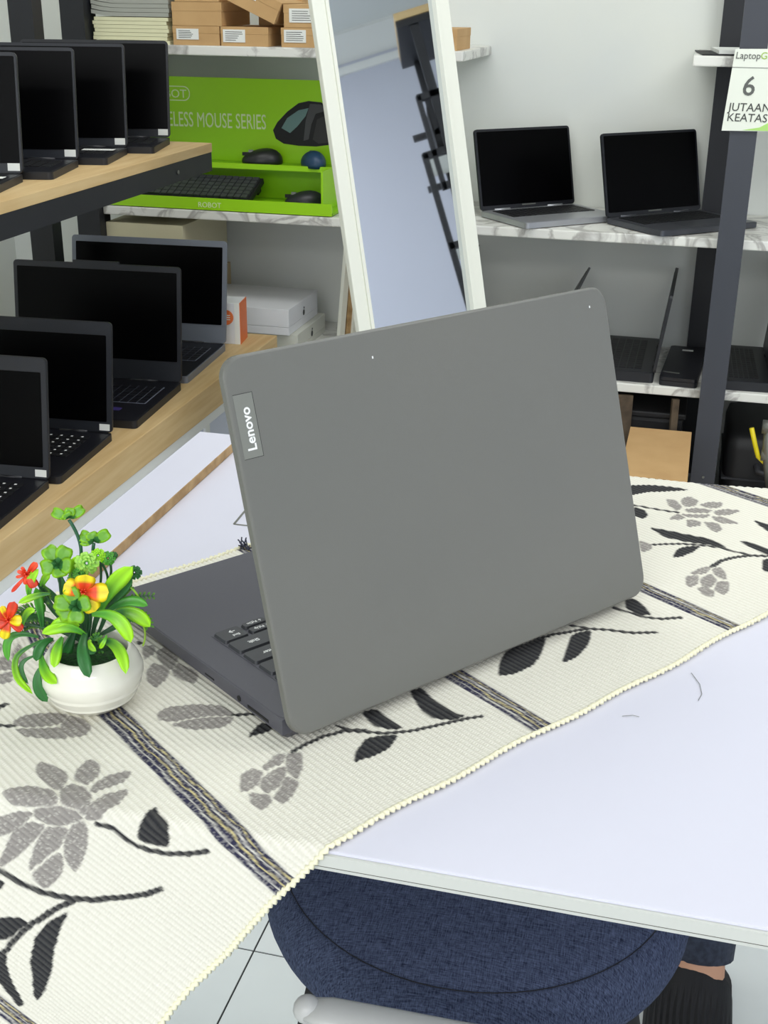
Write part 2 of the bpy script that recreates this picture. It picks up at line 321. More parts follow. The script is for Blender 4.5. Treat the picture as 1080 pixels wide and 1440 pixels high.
# ------------------------------------------------------------------ runner
GREY=[[[254.4,-600.6],[257.3,-600.3],[262.8,-583.0],[260.9,-575.4],[251.8,-567.7],[249.7,-573.4],[248.8,-587.3],[250.7,-595.2]],[[279.8,-585.7],[281.6,-575.6],[276.4,-567.3],[265.8,-561.9],[263.2,-572.2],[269.2,-579.6]],[[292.3,-559.0],[290.3,-554.8],[281.6,-551.4],[263.5,-553.8],[270.1,-560.3],[279.6,-562.5]],[[281.0,-543.8],[280.1,-539.8],[269.9,-534.6],[256.1,-534.9],[251.2,-540.6],[258.3,-544.4],[268.9,-547.2]],[[251.8,-567.7],[259.6,-569.1],[263.7,-561.6],[262.7,-550.5],[257.7,-545.0],[252.1,-542.7],[251.6,-549.1],[247.0,-556.6]],[[226.5,-588.9],[240.0,-583.6],[248.3,-570.6],[247.1,-561.7],[244.8,-558.8],[235.2,-568.2],[225.8,-579.0]],[[207.7,-583.2],[224.4,-573.7],[230.5,-566.8],[224.3,-566.9],[208.7,-570.0],[195.3,-576.8]],[[233.3,-567.1],[244.6,-557.5],[250.4,-547.3],[250.2,-541.6],[236.7,-548.7],[230.3,-556.5],[228.3,-564.5]],[[209.4,-569.2],[223.1,-565.1],[228.6,-556.7],[217.8,-556.6],[200.0,-558.5],[182.3,-563.0],[184.6,-565.4],[197.1,-567.3]],[[227.9,-555.2],[235.8,-548.2],[236.0,-544.9],[222.3,-543.1],[206.7,-546.0],[192.5,-548.7],[208.2,-553.7],[219.3,-555.1]],[[239.5,-544.6],[249.2,-541.1],[245.6,-535.7],[233.1,-529.8],[212.8,-526.4],[217.0,-536.0],[224.3,-541.2]],[[215.4,-537.0],[204.9,-532.3],[189.6,-534.4],[190.9,-545.5],[203.6,-544.3],[218.3,-540.9]],[[264.5,-653.2],[272.8,-654.9],[286.3,-647.0],[293.8,-638.2],[284.8,-631.4],[271.0,-638.2],[262.0,-648.1]],[[294.5,-636.6],[298.7,-624.5],[297.9,-615.7],[290.8,-609.9],[282.8,-613.0],[283.4,-628.7]],[[260.9,-644.4],[271.7,-635.3],[282.7,-627.4],[280.9,-613.6],[271.3,-621.8],[262.0,-632.8]],[[337.2,-601.8],[346.7,-604.7],[362.8,-596.2],[374.4,-584.4],[375.4,-572.2],[373.9,-570.0],[361.4,-579.5],[350.6,-584.7],[341.0,-588.0],[334.9,-595.0]],[[337.5,-586.1],[349.4,-582.8],[360.2,-577.6],[372.4,-568.3],[368.9,-564.5],[359.7,-562.7],[344.9,-572.3]],[[340.7,-513.1],[349.1,-513.6],[351.9,-507.9],[342.7,-499.0],[335.6,-497.8],[330.4,-499.3]],[[349.1,-502.7],[360.5,-504.0],[364.8,-503.4],[361.6,-497.6],[349.6,-489.2],[340.4,-488.9],[342.7,-497.1]],[[355.0,-511.6],[367.3,-516.3],[373.3,-514.8],[366.7,-507.3],[358.4,-507.4],[353.6,-508.1]],[[373.7,-513.1],[381.8,-508.6],[371.7,-495.4],[362.8,-488.3],[364.0,-499.8]],[[359.7,-495.0],[361.6,-485.2],[352.9,-478.4],[343.0,-474.2],[341.2,-482.3],[351.0,-488.0]],[[333.8,-495.3],[340.9,-486.5],[338.4,-480.7],[329.9,-477.5],[328.9,-486.8]],[[766.9,-508.1],[776.2,-503.5],[761.4,-494.1],[752.0,-494.7],[756.7,-501.1]],[[772.5,-509.7],[789.8,-509.4],[798.1,-506.4],[786.0,-501.7],[778.2,-503.7]],[[771.3,-498.2],[785.6,-498.9],[779.5,-488.3],[763.6,-483.3],[762.4,-490.3]],[[794.4,-503.0],[801.8,-501.4],[795.1,-491.0],[784.8,-483.9],[785.6,-493.8]],[[778.3,-486.2],[784.7,-480.9],[770.8,-471.3],[761.8,-469.9],[764.0,-479.9]],[[755.6,-489.9],[762.3,-487.3],[762.0,-478.5],[751.7,-472.4],[750.0,-479.7]],[[793.2,-576.2],[794.4,-564.6],[788.8,-558.9],[775.6,-559.6]],[[887.4,-618.5],[890.3,-610.4],[881.6,-597.2],[871.7,-595.1],[875.3,-606.5]],[[900.3,-610.4],[910.2,-608.9],[906.2,-597.2],[892.9,-591.9],[884.9,-596.2],[891.4,-605.3]],[[899.3,-590.8],[913.1,-589.1],[920.4,-581.4],[909.9,-575.5],[898.5,-581.7]],[[878.9,-593.2],[891.2,-587.8],[898.1,-575.7],[888.7,-574.7],[876.4,-585.7]],[[868.3,-587.7],[876.1,-579.7],[887.5,-571.0],[877.3,-569.4],[867.4,-579.1]],[[895.9,-573.6],[909.9,-569.9],[917.4,-559.7],[899.8,-560.1],[891.6,-566.9]],[[884.4,-567.4],[892.5,-560.7],[890.1,-542.0],[880.0,-551.9],[879.5,-559.9]],[[850.4,-587.7],[865.7,-590.6],[863.7,-580.6],[855.3,-581.4]],[[862.5,-577.7],[867.2,-566.3],[859.0,-561.8],[848.5,-566.7]],[[869.5,-564.4],[876.4,-554.9],[866.5,-544.4],[857.6,-544.4],[861.3,-553.9]],[[376.3,-685.0],[382.9,-681.4],[379.5,-673.2],[374.0,-670.5],[368.0,-668.4],[371.5,-676.2]],[[380.0,-672.7],[387.8,-673.6],[386.6,-656.3],[381.7,-649.8],[373.6,-644.3],[373.5,-653.1],[376.2,-665.1]],[[360.6,-653.5],[369.8,-659.7],[372.7,-653.1],[372.4,-643.6],[364.8,-636.4],[353.7,-630.7],[354.3,-641.8]],[[373.9,-642.3],[382.8,-648.9],[385.4,-634.4],[384.3,-626.7],[377.2,-619.3],[373.5,-625.7],[371.9,-635.4]],[[387.9,-679.0],[395.0,-678.7],[395.4,-659.9],[392.5,-647.9],[387.9,-657.1]],[[394.6,-706.0],[394.2,-694.7],[394.9,-669.5],[389.0,-680.8],[390.0,-694.4]],[[283.6,-719.4],[293.2,-725.3],[296.3,-718.5],[293.2,-708.5],[290.6,-714.9],[281.7,-715.4]],[[279.9,-711.5],[289.0,-711.6],[292.3,-706.6],[285.9,-705.1],[278.1,-707.6]],[[297.0,-724.9],[308.5,-735.5],[307.3,-722.0],[299.2,-716.1]],[[277.7,-706.7],[285.5,-704.2],[285.7,-699.9],[279.3,-700.7],[275.4,-701.9]],[[317.8,-735.0],[323.3,-736.4],[323.8,-730.1],[318.6,-727.0]],[[292.0,-737.6],[295.4,-736.2],[294.7,-731.1],[287.3,-727.4]]]
BLACK=[[[285.2,-519.0],[283.1,-512.1],[283.5,-503.2],[278.7,-497.7],[272.5,-494.9],[266.4,-503.0],[263.9,-510.4],[272.2,-514.2],[278.3,-516.1]],[[186.7,-515.4],[177.2,-514.8],[159.8,-508.7],[145.8,-502.2],[126.0,-497.4],[110.6,-496.3],[112.6,-499.4],[129.1,-507.6],[141.7,-515.5],[159.5,-521.6],[173.8,-521.1]],[[144.5,-548.1],[154.2,-543.6],[161.5,-536.8],[163.3,-530.7],[153.7,-532.7],[141.3,-534.5],[134.5,-542.9]],[[117.6,-534.1],[133.9,-530.6],[120.7,-524.8],[110.9,-517.2],[102.8,-508.1],[95.7,-501.1],[91.4,-503.2],[96.7,-513.4],[101.4,-525.7]],[[172.7,-562.7],[175.1,-555.8],[169.9,-555.4],[166.3,-559.4]],[[366.8,-543.7],[380.5,-551.0],[385.5,-547.7],[383.0,-540.3],[373.7,-541.6]],[[439.7,-520.2],[448.2,-517.2],[447.2,-505.7],[446.8,-488.9],[440.3,-492.8],[435.1,-501.9],[436.6,-512.6]],[[480.5,-519.9],[488.1,-517.9],[484.6,-501.3],[484.0,-480.9],[486.6,-473.9],[477.3,-476.4],[469.4,-485.1],[469.9,-496.9],[475.3,-509.1]],[[400.0,-480.5],[409.3,-489.1],[421.1,-494.3],[430.2,-491.2],[439.2,-485.2],[425.9,-478.8],[414.2,-477.6],[405.4,-479.5]],[[539.4,-495.9],[555.8,-509.3],[570.1,-516.7],[605.3,-512.4],[585.9,-498.6],[569.3,-490.8],[550.4,-490.4]],[[638.6,-497.6],[619.6,-485.2],[603.0,-479.4],[585.5,-478.7],[602.3,-489.8],[619.2,-500.8],[625.7,-501.5]],[[695.7,-513.2],[702.9,-510.1],[698.5,-496.6],[691.2,-484.8],[685.1,-491.0],[685.1,-502.2]],[[822.8,-588.0],[829.1,-573.1],[835.3,-555.6],[842.3,-539.0],[837.5,-518.5],[832.2,-531.9],[822.1,-548.7],[816.4,-566.2]],[[787.9,-537.2],[803.7,-544.5],[815.4,-542.4],[823.9,-535.3],[807.8,-532.9],[794.6,-533.7]],[[857.8,-521.2],[863.1,-511.2],[862.5,-493.0],[851.9,-486.1],[853.1,-502.1]],[[839.8,-486.2],[847.4,-483.2],[824.1,-468.2],[822.9,-474.2]],[[907.3,-538.5],[909.7,-523.5],[894.6,-513.8],[901.0,-528.5]],[[886.3,-661.9],[905.3,-648.9],[916.9,-633.2],[923.3,-619.3],[904.3,-629.8],[886.9,-640.7],[868.7,-644.8]],[[847.9,-625.1],[850.3,-615.2],[842.7,-605.7],[833.8,-603.8],[833.2,-613.5]],[[264.3,-677.8],[270.4,-675.2],[266.4,-673.1],[262.5,-673.9]],[[377.0,-694.5],[379.3,-687.6],[375.9,-689.5]]]
STEMS=[[2.2,[253.5,-533.9],[258.7,-525.2],[258.2,-516.0],[259.2,-507.6],[262.6,-500.8],[269.3,-491.4],[277.8,-483.3],[287.4,-476.4]],[2.9,[179.1,-566.0],[181.7,-551.1],[185.4,-536.8],[192.2,-524.2],[196.2,-518.3],[205.0,-508.2],[221.5,-494.7],[232.5,-487.5],[243.3,-482.5]],[2.5,[194.5,-517.4],[181.7,-523.1],[162.0,-528.8],[147.8,-530.7],[133.9,-530.6],[123.2,-532.2]],[2.2,[253.9,-655.4],[261.3,-647.8]],[2.1,[373.9,-570.0],[387.6,-560.9]],[2.8,[262.6,-673.3],[269.3,-674.6]],[2.1,[377.9,-512.6],[390.4,-514.4],[402.3,-513.9],[416.4,-510.5],[424.9,-502.6],[433.4,-492.3],[446.3,-484.6],[459.5,-479.4],[477.5,-474.2],[494.3,-467.4]],[1.7,[416.7,-517.4],[419.5,-509.1],[427.1,-502.7]],[2.4,[575.8,-511.9],[597.3,-514.0],[611.3,-511.5],[625.2,-506.1],[638.7,-500.2],[646.9,-492.2],[657.6,-476.5],[671.9,-465.1]],[1.8,[632.3,-512.3],[639.3,-500.7]],[2.5,[679.1,-510.0],[682.2,-496.2],[685.6,-484.1],[692.9,-475.2],[704.9,-467.9]],[3.1,[798.6,-506.0],[812.4,-507.6],[826.0,-504.2],[839.3,-497.9],[851.9,-486.1]],[2.4,[795.3,-563.9],[806.5,-556.0],[816.8,-547.5],[826.6,-535.8],[834.1,-522.7],[836.7,-508.9],[840.6,-498.8]],[2.3,[851.8,-628.3],[858.3,-612.5],[864.3,-599.6],[868.8,-592.0]]]

AT = math.radians(55.5); TV = np.array([math.cos(AT), math.sin(AT)]); NV = np.array([TV[1], -TV[0]])
RZ = .0022
def cloth_map(t, v, lift=0.0):
    """flat cloth coordinates in metres -> 3D; drapes over the front and far table edges and the raised board"""
    x = t*TV[0]+v*NV[0]; y = t*TV[1]+v*NV[1]
    R = .006; z = np.full_like(x, ZT+RZ)
    nx = np.zeros_like(x); ny = np.zeros_like(x); nz = np.ones_like(x)
    for edge, sg in ((TY0-.002, -1), (TY1+.002, 1)):
        e = edge-sg*R                      # where the bend starts
        s = (y-e)*sg
        arc = R*math.pi/2
        m1 = (s > 0) & (s <= arc); th = s/R
        yy = e+sg*R*np.sin(th); zz = ZT+RZ-R+R*np.cos(th)
        y = np.where(m1, yy, y); z = np.where(m1, zz, z); ny = np.where(m1, sg*np.sin(th), ny); nz = np.where(m1, np.cos(th), nz)
        m2 = s > arc
        y = np.where(m2, e+sg*R, y); z = np.where(m2, ZT+RZ-R-(s-arc), z); ny = np.where(m2, sg, ny); nz = np.where(m2, 0, nz)
    flat = (nz > .9)
    b = 1/(1+np.exp((x+.431)/.0022))*.0095
    drop = np.where(x < -.487, (-.487-x)*2.5, 0)
    z = z+np.where(flat, b, 0)-np.where(flat, drop, 0)
    z = z+np.where(flat, .0012*np.clip((t-.8)/.2, 0, 1)*(1+np.sin(t*38+v*9)), 0)   # slight slackness at the far end
    hang = np.clip((ZT-z)/.15, 0, 1)*(y < .6)
    y = y-.006*hang*(1+np.sin(t*45+1))
    return np.stack([x+nx*lift, y+ny*lift, z+nz*lift], -1)
def rib(t): return np.cos(2*np.pi*t/.0042)
V0, V1, T0, T1 = -.779, -.4302, -.02, 1.18
ST = .001
tt = np.arange(T0, T1, ST); vv = np.arange(V0, V1+ST/2, ST)
TT, VV = np.meshgrid(tt, vv, indexing='ij')
edge_w = np.clip((VV-V1+.008)/.008, 0, 1)-np.clip((V0+.008-VV)/.008, 0, 1)
VE = VV+edge_w*(.0009*rib(TT)+.0012*np.sin(TT*61)+.0010*np.sin(TT*23))
P = cloth_map(TT, VE, .00042*(rib(TT)+1))
nT, nV = TT.shape
cream = np.array(s2l((232, 229, 217))); cream2 = np.array(s2l((220, 217, 203)))
weave = (rib(TT)*.5+.5)[..., None]
C_ = cream2*(1-weave)+cream*weave
def inpoly(poly, x, y):
    c = np.zeros(x.shape, bool); n = len(poly)
    for i in range(n):
        x1, y1 = poly[i]; x2, y2 = poly[(i+1) % n]
        if y1 == y2: continue
        k = ((y1 > y) != (y2 > y)) & (x < (x2-x1)*(y-y1)/(y2-y1)+x1); c ^= k
    return c
def segd(p, q, x, y):
    dx, dy = q[0]-p[0], q[1]-p[1]; L = dx*dx+dy*dy+1e-9
    u = np.clip(((x-p[0])*dx+(y-p[1])*dy)/L, 0, 1); return np.hypot(x-p[0]-u*dx, y-p[1]-u*dy)
def smoothpoly(P0):
    Q = []
    n = len(P0)
    for i in range(n):
        a, b = P0[i], P0[(i+1) % n]
        Q.append((a[0]*.86+b[0]*.14, a[1]*.86+b[1]*.14)); Q.append((a[0]*.14+b[0]*.86, a[1]*.14+b[1]*.86))
    return Q
jit = np.random.RandomState(3)
rowj = jit.uniform(-.35, .35, 4000)
def paint(poly, col, grain, grow=.55):
    poly = smoothpoly(poly)
    xs = [p[0]/1000 for p in poly]; ys = [p[1]/1000 for p in poly]
    i0 = max(int((min(xs)-T0)/ST)-2, 0); i1 = min(int((max(xs)-T0)/ST)+3, nT); j0 = max(int((min(ys)-V0)/ST)-2, 0); j1 = min(int((max(ys)-V0)/ST)+3, nV)
    if i1 <= i0 or j1 <= j0: return
    x = TT[i0:i1, j0:j1]*1000; y = VV[i0:i1, j0:j1]*1000
    row = rowj[(np.abs(x/4.2).astype(int)+(y/7).astype(int)*37) % 4000]*1.2      # ragged ends, one per weft cord
    y2 = y+row
    d = np.full(x.shape, 1e9)
    for k in range(len(poly)): d = np.minimum(d, segd(poly[k], poly[(k+1) % len(poly)], x, y2))
    s = np.where(inpoly(poly, x, y2), d, -d); a = np.clip((s+grow)/.9+.5, 0, 1)
    g = .5+.5*rib(x/1000); cc = col[None, None]*(1-g[..., None]*grain[0])+cream*g[..., None]*grain[0]
    if grain[1]:
        st = (jit.uniform(0, 1, x.shape) < grain[1]*.5)[..., None]*.35; cc = cc*(1-st)+cream*st
    C_[i0:i1, j0:j1] = C_[i0:i1, j0:j1]*(1-a[..., None])+cc*a[..., None]
grey = np.array(s2l((140, 135, 131))); blk = np.array(s2l((40, 41, 45)))
for p in GREY: paint(p, grey, (.16, .22))
for p in BLACK: paint(p, blk, (.06, 0))
for s_ in STEMS:
    w = s_[0]; pts = s_[1:]
    for a, b in zip(pts, pts[1:]):
        dx, dy = b[0]-a[0], b[1]-a[1]; L = math.hypot(dx, dy)+1e-6; nx, ny = -dy/L*w/2, dx/L*w/2; ex, ey = dx/L*w*.45, dy/L*w*.45
        paint([(a[0]+nx-ex, a[1]+ny-ey), (b[0]+nx+ex, b[1]+ny+ey), (b[0]-nx+ex, b[1]-ny+ey), (a[0]-nx-ex, a[1]-ny-ey)], blk, (.12, 0))
navy = np.array(s2l((52, 52, 74))); gold = np.array(s2l((226, 212, 150)))
for (c0, sl, w) in ((.0815, .02, .0155), (.3095, .075, .0165), (.5185, .04, .0155), (.7245, .03, .0145), (.951, 0, .0145)):
    u = (TT-(c0-sl*(VV+.5302)))/w          # -.5 .. .5
    wv = .045*np.sin(VV*150+c0*50)+.02*np.sin(VV*410)
    m = np.clip((.5-np.abs(u))*w/.0009+.5, 0, 1)
    spk = (jit.uniform(0, 1, u.shape) < .30)[..., None]*.20
    cc = navy*(1-spk)+cream*spk
    for k_, (uc, colr, hw) in enumerate(((-.26, cream, .020), (-.02, gold, .024), (.18, cream, .022), (.34, gold, .012))):
        a = np.clip((hw-np.abs(u-uc-wv*(1 if k_ % 2 else .6)))*w/.0008+.6, 0, 1)[..., None]*.9
        cc = cc*(1-a)+colr*a
    C_ = C_*(1-m[..., None])+cc*m[..., None]
me = bpy.data.meshes.new('runner_cloth')
co = P.reshape(-1, 3); idx = np.arange(nT*nV).reshape(nT, nV)
f = np.stack([idx[:-1, :-1], idx[1:, :-1], idx[1:, 1:], idx[:-1, 1:]], -1).reshape(-1, 4)
me.vertices.add(len(co)); me.vertices.foreach_set('co', co.ravel().astype(np.float32))
me.loops.add(f.size); me.loops.foreach_set('vertex_index', f.ravel().astype(np.int32))
me.polygons.add(len(f)); me.polygons.foreach_set('loop_start', np.arange(0, f.size, 4, dtype=np.int32)); me.polygons.foreach_set('loop_total', np.full(len(f), 4, np.int32))
me.polygons.foreach_set('use_smooth', np.ones(len(f), bool))
me.update(); me.validate()
at = me.color_attributes.new('Col', 'FLOAT_COLOR', 'POINT')
at.data.foreach_set('color', np.concatenate([np.clip(C_, 0, 1).reshape(-1, 3), np.ones((nT*nV, 1))], 1).ravel().astype(np.float32))
uvl = me.uv_layers.new(name='flat'); uv = np.stack([TT, VV], -1).reshape(-1, 2)[f.ravel()]; uvl.data.foreach_set('uv', uv.ravel().astype(np.float32))
M_cloth, nt, bb, aa = vcol('woven_cotton_runner', .9); bb.inputs['Specular IOR Level'].default_value = .15
uvn = nt.nodes.new('ShaderNodeUVMap'); uvn.uv_map = 'flat'; mp = nt.nodes.new('ShaderNodeMapping'); mp.inputs['Scale'].default_value = (1, 1, 1); nt.links.new(uvn.outputs[0], mp.inputs[0])
wvn = nt.nodes.new('ShaderNodeTexWave'); wvn.bands_direction = 'Y'; wvn.inputs['Scale'].default_value = 170; wvn.inputs['Distortion'].default_value = 1.5; wvn.inputs['Detail'].default_value = 2; nt.links.new(mp.outputs[0], wvn.inputs[0])
bp = nt.nodes.new('ShaderNodeBump'); bp.inputs['Strength'].default_value = .35; bp.inputs['Distance'].default_value = .0006; nt.links.new(wvn.outputs['Fac'], bp.inputs['Height']); nt.links.new(bp.outputs[0], bb.inputs['Normal'])
rn = empty('table_runner', tuple(float(q) for q in P[nT//3, nV//2]), 0, 'cream woven table runner with grey flowers, black stems and striped bands, laid across the table', 'table runner')
cl = link('woven_cloth', me, M_cloth, rn); cl.matrix_parent_inverse = Matrix.Translation(-rn.location)
M_hem = mat('cream_hem_cord', (240, 236, 206), .85)
for vedge, sg in ((V1, 1), (V0, -1)):
    t_ = np.arange(T0, T1, .00105)
    ve = vedge+sg*(.0009*rib(t_)+.0012*np.sin(t_*61)+.0010*np.sin(t_*23))
    pp = cloth_map(t_, np.full_like(t_, vedge)+(ve-vedge), .0004)
    rad = [.0010+.0006*(1+math.cos(2*math.pi*a/.0042))*(.7+.3*math.sin(a*700))+.0002*random.random() for a in t_]
    pp[:, 0] += np.random.RandomState(2).uniform(-.0003, .0003, len(t_))
    h_ = B().tube([Vector(q) for q in pp], rad, 6).done('hem_cord', M_hem, rn, True); h_.matrix_parent_inverse = Matrix.Translation(-rn.location)
# small frayed knot of threads sticking up at the far hem beside the laptop lid
kp = on('z', ZT+.004, 348, 770); kb = B()
for i in range(9):
    a = random.uniform(0, 6.28); kb.tube([kp+Vector((random.uniform(-.006, .006), random.uniform(-.004, .004), -.001)), kp+Vector((math.cos(a)*.008, math.sin(a)*.006, random.uniform(.002, .008)))], .0006, 5)
kb = kb.done('frayed_threads', mat('navy_thread', (60, 62, 78), .9), rn); kb.matrix_parent_inverse = Matrix.Translation(-rn.location)

# ------------------------------------------------------------------ the grey laptop
HA = 0.93599; LW, LD, LH = .327, .236, .2325; LT = .017; LEAN = 16.56
hv = Vector((math.cos(HA), math.sin(HA), 0)); ox = -.2069+hv.x*LW/2; oy = .5998+hv.y*LW/2
ZL = ZT+RZ+.0012
lt = empty('open_laptop', (ox, oy, ZL), HA+math.pi, 'large grey laptop seen from behind, half open on the runner beside the flowers', 'laptop')
b = B()   # wedge base with rounded corners
prof = rrect(LW, LD, .010, 5, -LW/2, -LD)
def zb(y): return .0045 if y > -.02 else .003
lo = [b.bm.verts.new((p[0]*.96, min(p[1]*.985, -.016), .0)) for p in prof]; mi_ = [b.bm.verts.new((p[0], min(p[1], -.012), .006)) for p in prof]; hi = [b.bm.verts.new((p[0], min(p[1], -.012), LT-.0035*min(1, -p[1]/LD))) for p in prof]
n_ = len(prof)
for A_, B_ in ((lo, mi_), (mi_, hi)):
    for i in range(n_): b.bm.faces.new((A_[i], A_[(i+1) % n_], B_[(i+1) % n_], B_[i]))
b.bm.faces.new(lo[::-1]); b.bm.faces.new(hi)
base = b.done('base', M_base, lt)
KT = Matrix.Translation((0, 0, LT)) @ Matrix.Rotation(math.atan2(.0035, LD), 4, 'X')   # deck plane, falls to the front
B().prism(rrect(LW-.002, LD-.013, .006, 5, -LW/2+.001, -LD+.001), .0003, KT).done('deck', M_base, lt)
well = B(); well.box(-.1395, .1395, -.1315, -.027, .0003, .0006, KT); well.done('keyboard_well', M_base, lt)
def key(x0, x1, y0, y1, txt=None, size=.0035):
    k_ = B(); k_.box(x0-.0006, x1+.0006, y0-.0009, y1+.0006, .0006, .0011, KT); kk = k_.done('key_shadow_gap', M_mwell, lt); bpy.data.objects.remove(kk)
    k_ = B(); pr = rrect(x1-x0, y1-y0, .002, 3, x0, y0)
    a = [k_.bm.verts.new(KT @ Vector((p[0], p[1], .0004))) for p in pr]; cx, cy = (x0+x1)/2, (y0+y1)/2
    c = [k_.bm.verts.new(KT @ Vector((cx+(p[0]-cx)*(1-.0014/(x1-x0)), cy+(p[1]-cy)*(1-.0014/(y1-y0)), .0026))) for p in pr]
    n = len(pr)
    for i in range(n): k_.bm.faces.new((a[i], a[(i+1) % n], c[(i+1) % n], c[i])).material_index = 1
    k_.bm.faces.new(c)
    ko = k_.done('key', [M_mkey, M_mwell], lt)
    if txt:
        for (s_, dx, dy, sz) in txt: text('key_print', s_, sz, M_print, ko, KT @ Tr(x0+dx, y1-dy, .00262), ext=.00005, bold=.02)
rows_ = [(-.0395, -.0285), (-.0580, -.0415), (-.0765, -.0600), (-.0950, -.0785), (-.1135, -.0970), (-.1315, -.1150)]
RX = .1385
def row(y0, y1, ws, labels={}):
    tot = sum(ws); sc = (2*RX+.002)/tot; x = -RX
    for i, w in enumerate(ws):
        x1 = x+w*sc-.002; key(x, x1, y0, y1, labels.get(i)); x += w*sc
row(*rows_[0], [1]*16)
row(*rows_[1], [1]*13+[1.9], {13: [('Backspace', .004, .006, .0032)]})
row(*rows_[2], [1.5]+[1]*12+[1.4], {})
row(*rows_[3], [1.75]+[1]*11+[2.2], {12: [('Enter', .017, .0095, .0048)]})
row(*rows_[4], [2.2]+[1]*10+[2.7], {11: [('Shift', .028, .0095, .0048)]})
y0, y1 = rows_[5]
x = -RX
for w in (1.2, 1, 1, 1, 5, 1, 1):
    x1 = x+w*.0162-.002; key(x, x1, y0, y1); x += w*.0162
key(.079, .0955, y0, y1, [('Home', .003, .005, .003)])
key(.0975, .1165, -.1228, y1, [('\u2191 PgUp', .003, .0052, .0036)]); key(.0975, .1165, y0, -.1242, [('\u2193 PgDn', .003, .0052, .0036)])
key(.1188, RX, y0, y1, [('End', .005, .006, .0036), ('\u2192', .005, .0125, .006)])
pad = B().prism(rrect(.104, .069, .003, 3, -.066, -.218), .0004, KT @ Tr(0, 0, .0002)); pad.done('touchpad', mat('touchpad_grey', (84, 84, 92), .35), lt)
# ports on the user's right side
B().tube([(LW/2-.002, -.060, .0095), (LW/2+.0003, -.060, .0095)], .0021, 12).done('audio_socket', M_mwell, lt)
B().box(LW/2-.002, LW/2+.0003, -.050, -.027, .0078, .0098).done('card_slot', M_mwell, lt)
B().box(LW/2-.002, LW/2+.0003, -.101, -.09, .0085, .0095).done('side_vent', M_mwell, lt)
a = math.radians(90-LEAN); dv = Vector((0, -math.cos(a), math.sin(a))); nn = Vector((0, math.sin(a), math.cos(a)))   # nn = outward, away from the user
ML = Matrix(((-1, 0, 0, LW/2), (0, dv.y, nn.y, 0), (0, dv.z, nn.z, .0085), (0, 0, 0, 1)))      # x' = along hinge from the image left, y' up the lid, z' outward
pr = rrect(LW, LH, .0135, 8)
b = B(); rings = []
for ins, z in ((.0, -.0055), (0, -.0012), (.0007, -.0003), (.0016, 0)):
    rings.append([b.bm.verts.new(ML @ Vector((LW/2+(p[0]-LW/2)*(1-2*ins/LW), LH/2+(p[1]-LH/2)*(1-2*ins/LH), z))) for p in pr])
n_ = len(pr)
for q, (A_, B_) in enumerate(zip(rings, rings[1:])):
    for i in range(n_):
        fc = b.bm.faces.new((A_[i], A_[(i+1) % n_], B_[(i+1) % n_], B_[i])); fc.material_index = (2, 1, 1)[q]
b.bm.faces.new(rings[0][::-1]).material_index = 2; b.bm.faces.new(rings[-1])
lid = b.done('lid', [M_lid, M_lidedge, M_base], lt)
B().prism(rrect(LW-.003, LH-.003, .012, 5, .0015, .0015), -.0006, ML @ Tr(0, 0, -.0055)).done('screen_bezel', M_bez, lt)
B().prism(rrect(LW-.016, LH-.034, .002, 3, .008, .022), -.0003, ML @ Tr(0, 0, -.0061)).done('screen', M_scr, lt)
pl = B().box(.0036, .0166, .1725, .2102, -.0002, .0001, ML); pl = pl.done('logo_plate', [M_logo], lt)
fr = B().box(.0036, .0166, .2102, .2105, -.0001, .00012, ML).box(.0036, .0166, .1722, .1725, -.0001, .00012, ML).box(.0166, .0169, .1722, .2105, -.0001, .00012, ML); fr.done('plate_seam', M_mwell, lt)
tm = text('logo_print', 'Lenovo', .0086, M_print, pl, ML @ Tr(.0131, .1765, .00012) @ Rot('Z', 90), bold=.022, ext=.00003)
xs = [v.co for v in tm.data.vertices]
B().tube([(-LW/2+.03, -.009, .010), (LW/2-.03, -.009, .010)], .004, 12).done('hinge_barrel', M_base, lt, True)
for sx, sy in ((.1081, .2154), (.3087, .219)):
    B().box(sx-.0005, sx+.0005, sy-.0008, sy+.0008, 0, .0001, ML).done('lid_scratch', M_print, lt)

# ------------------------------------------------------------------ potted plant
PB = on('z', ZT+RZ+.001, 133, 987)
pot = empty('potted_flowers', PB, 0, 'small artificial plant with orange flowers in a round cream pot beside the laptop', 'potted plant')
PM = Matrix.Translation(-PB)
prof = [(0, .0), (.0165, 0), (.0185, .0012), (.0225, .004), (.0265, .0075), (.0279, .0084), (.0275, .0092), (.0279, .0100), (.0305, .0146), (.0311, .0158), (.0308, .0168), (.0313, .0178), (.0328, .0225), (.0328, .0255), (.0321, .0280), (.0313, .0290), (.0309, .0312), (.0285, .0355), (.0262, .0385), (.0255, .0400), (.0246, .0404), (.0238, .0396), (.0238, .034), (.026, .030), (.024, .022), (0, .021)]
B().lathe(prof, 64).done('pot', M_ceram, pot, True)
b = B(); b.lathe([(0, .0345), (.012, .0340), (.0225, .0325), (.0238, .0310)], 48)
for v in b.bm.verts: v.co.z += random.uniform(-.0008, .0008)
b.done('moss', M_moss, pot, True)
M_leaf, _nt, _b, _a = vcol('plastic_leaf', .38)
D0 = (PB-CAM).dot(fw)
DK = s2l((50, 118, 54)); MG = s2l((88, 172, 52)); LM = s2l((168, 236, 30)); VD = s2l((28, 74, 40)); OR = s2l((244, 74, 34)); YE = s2l((252, 226, 20)); RD = s2l((226, 58, 30))
def mix(a, b, t): return tuple(a[i]*(1-t)+b[i]*t for i in range(3))
def dd(y, z): return D0-z-(987-y)*.000205
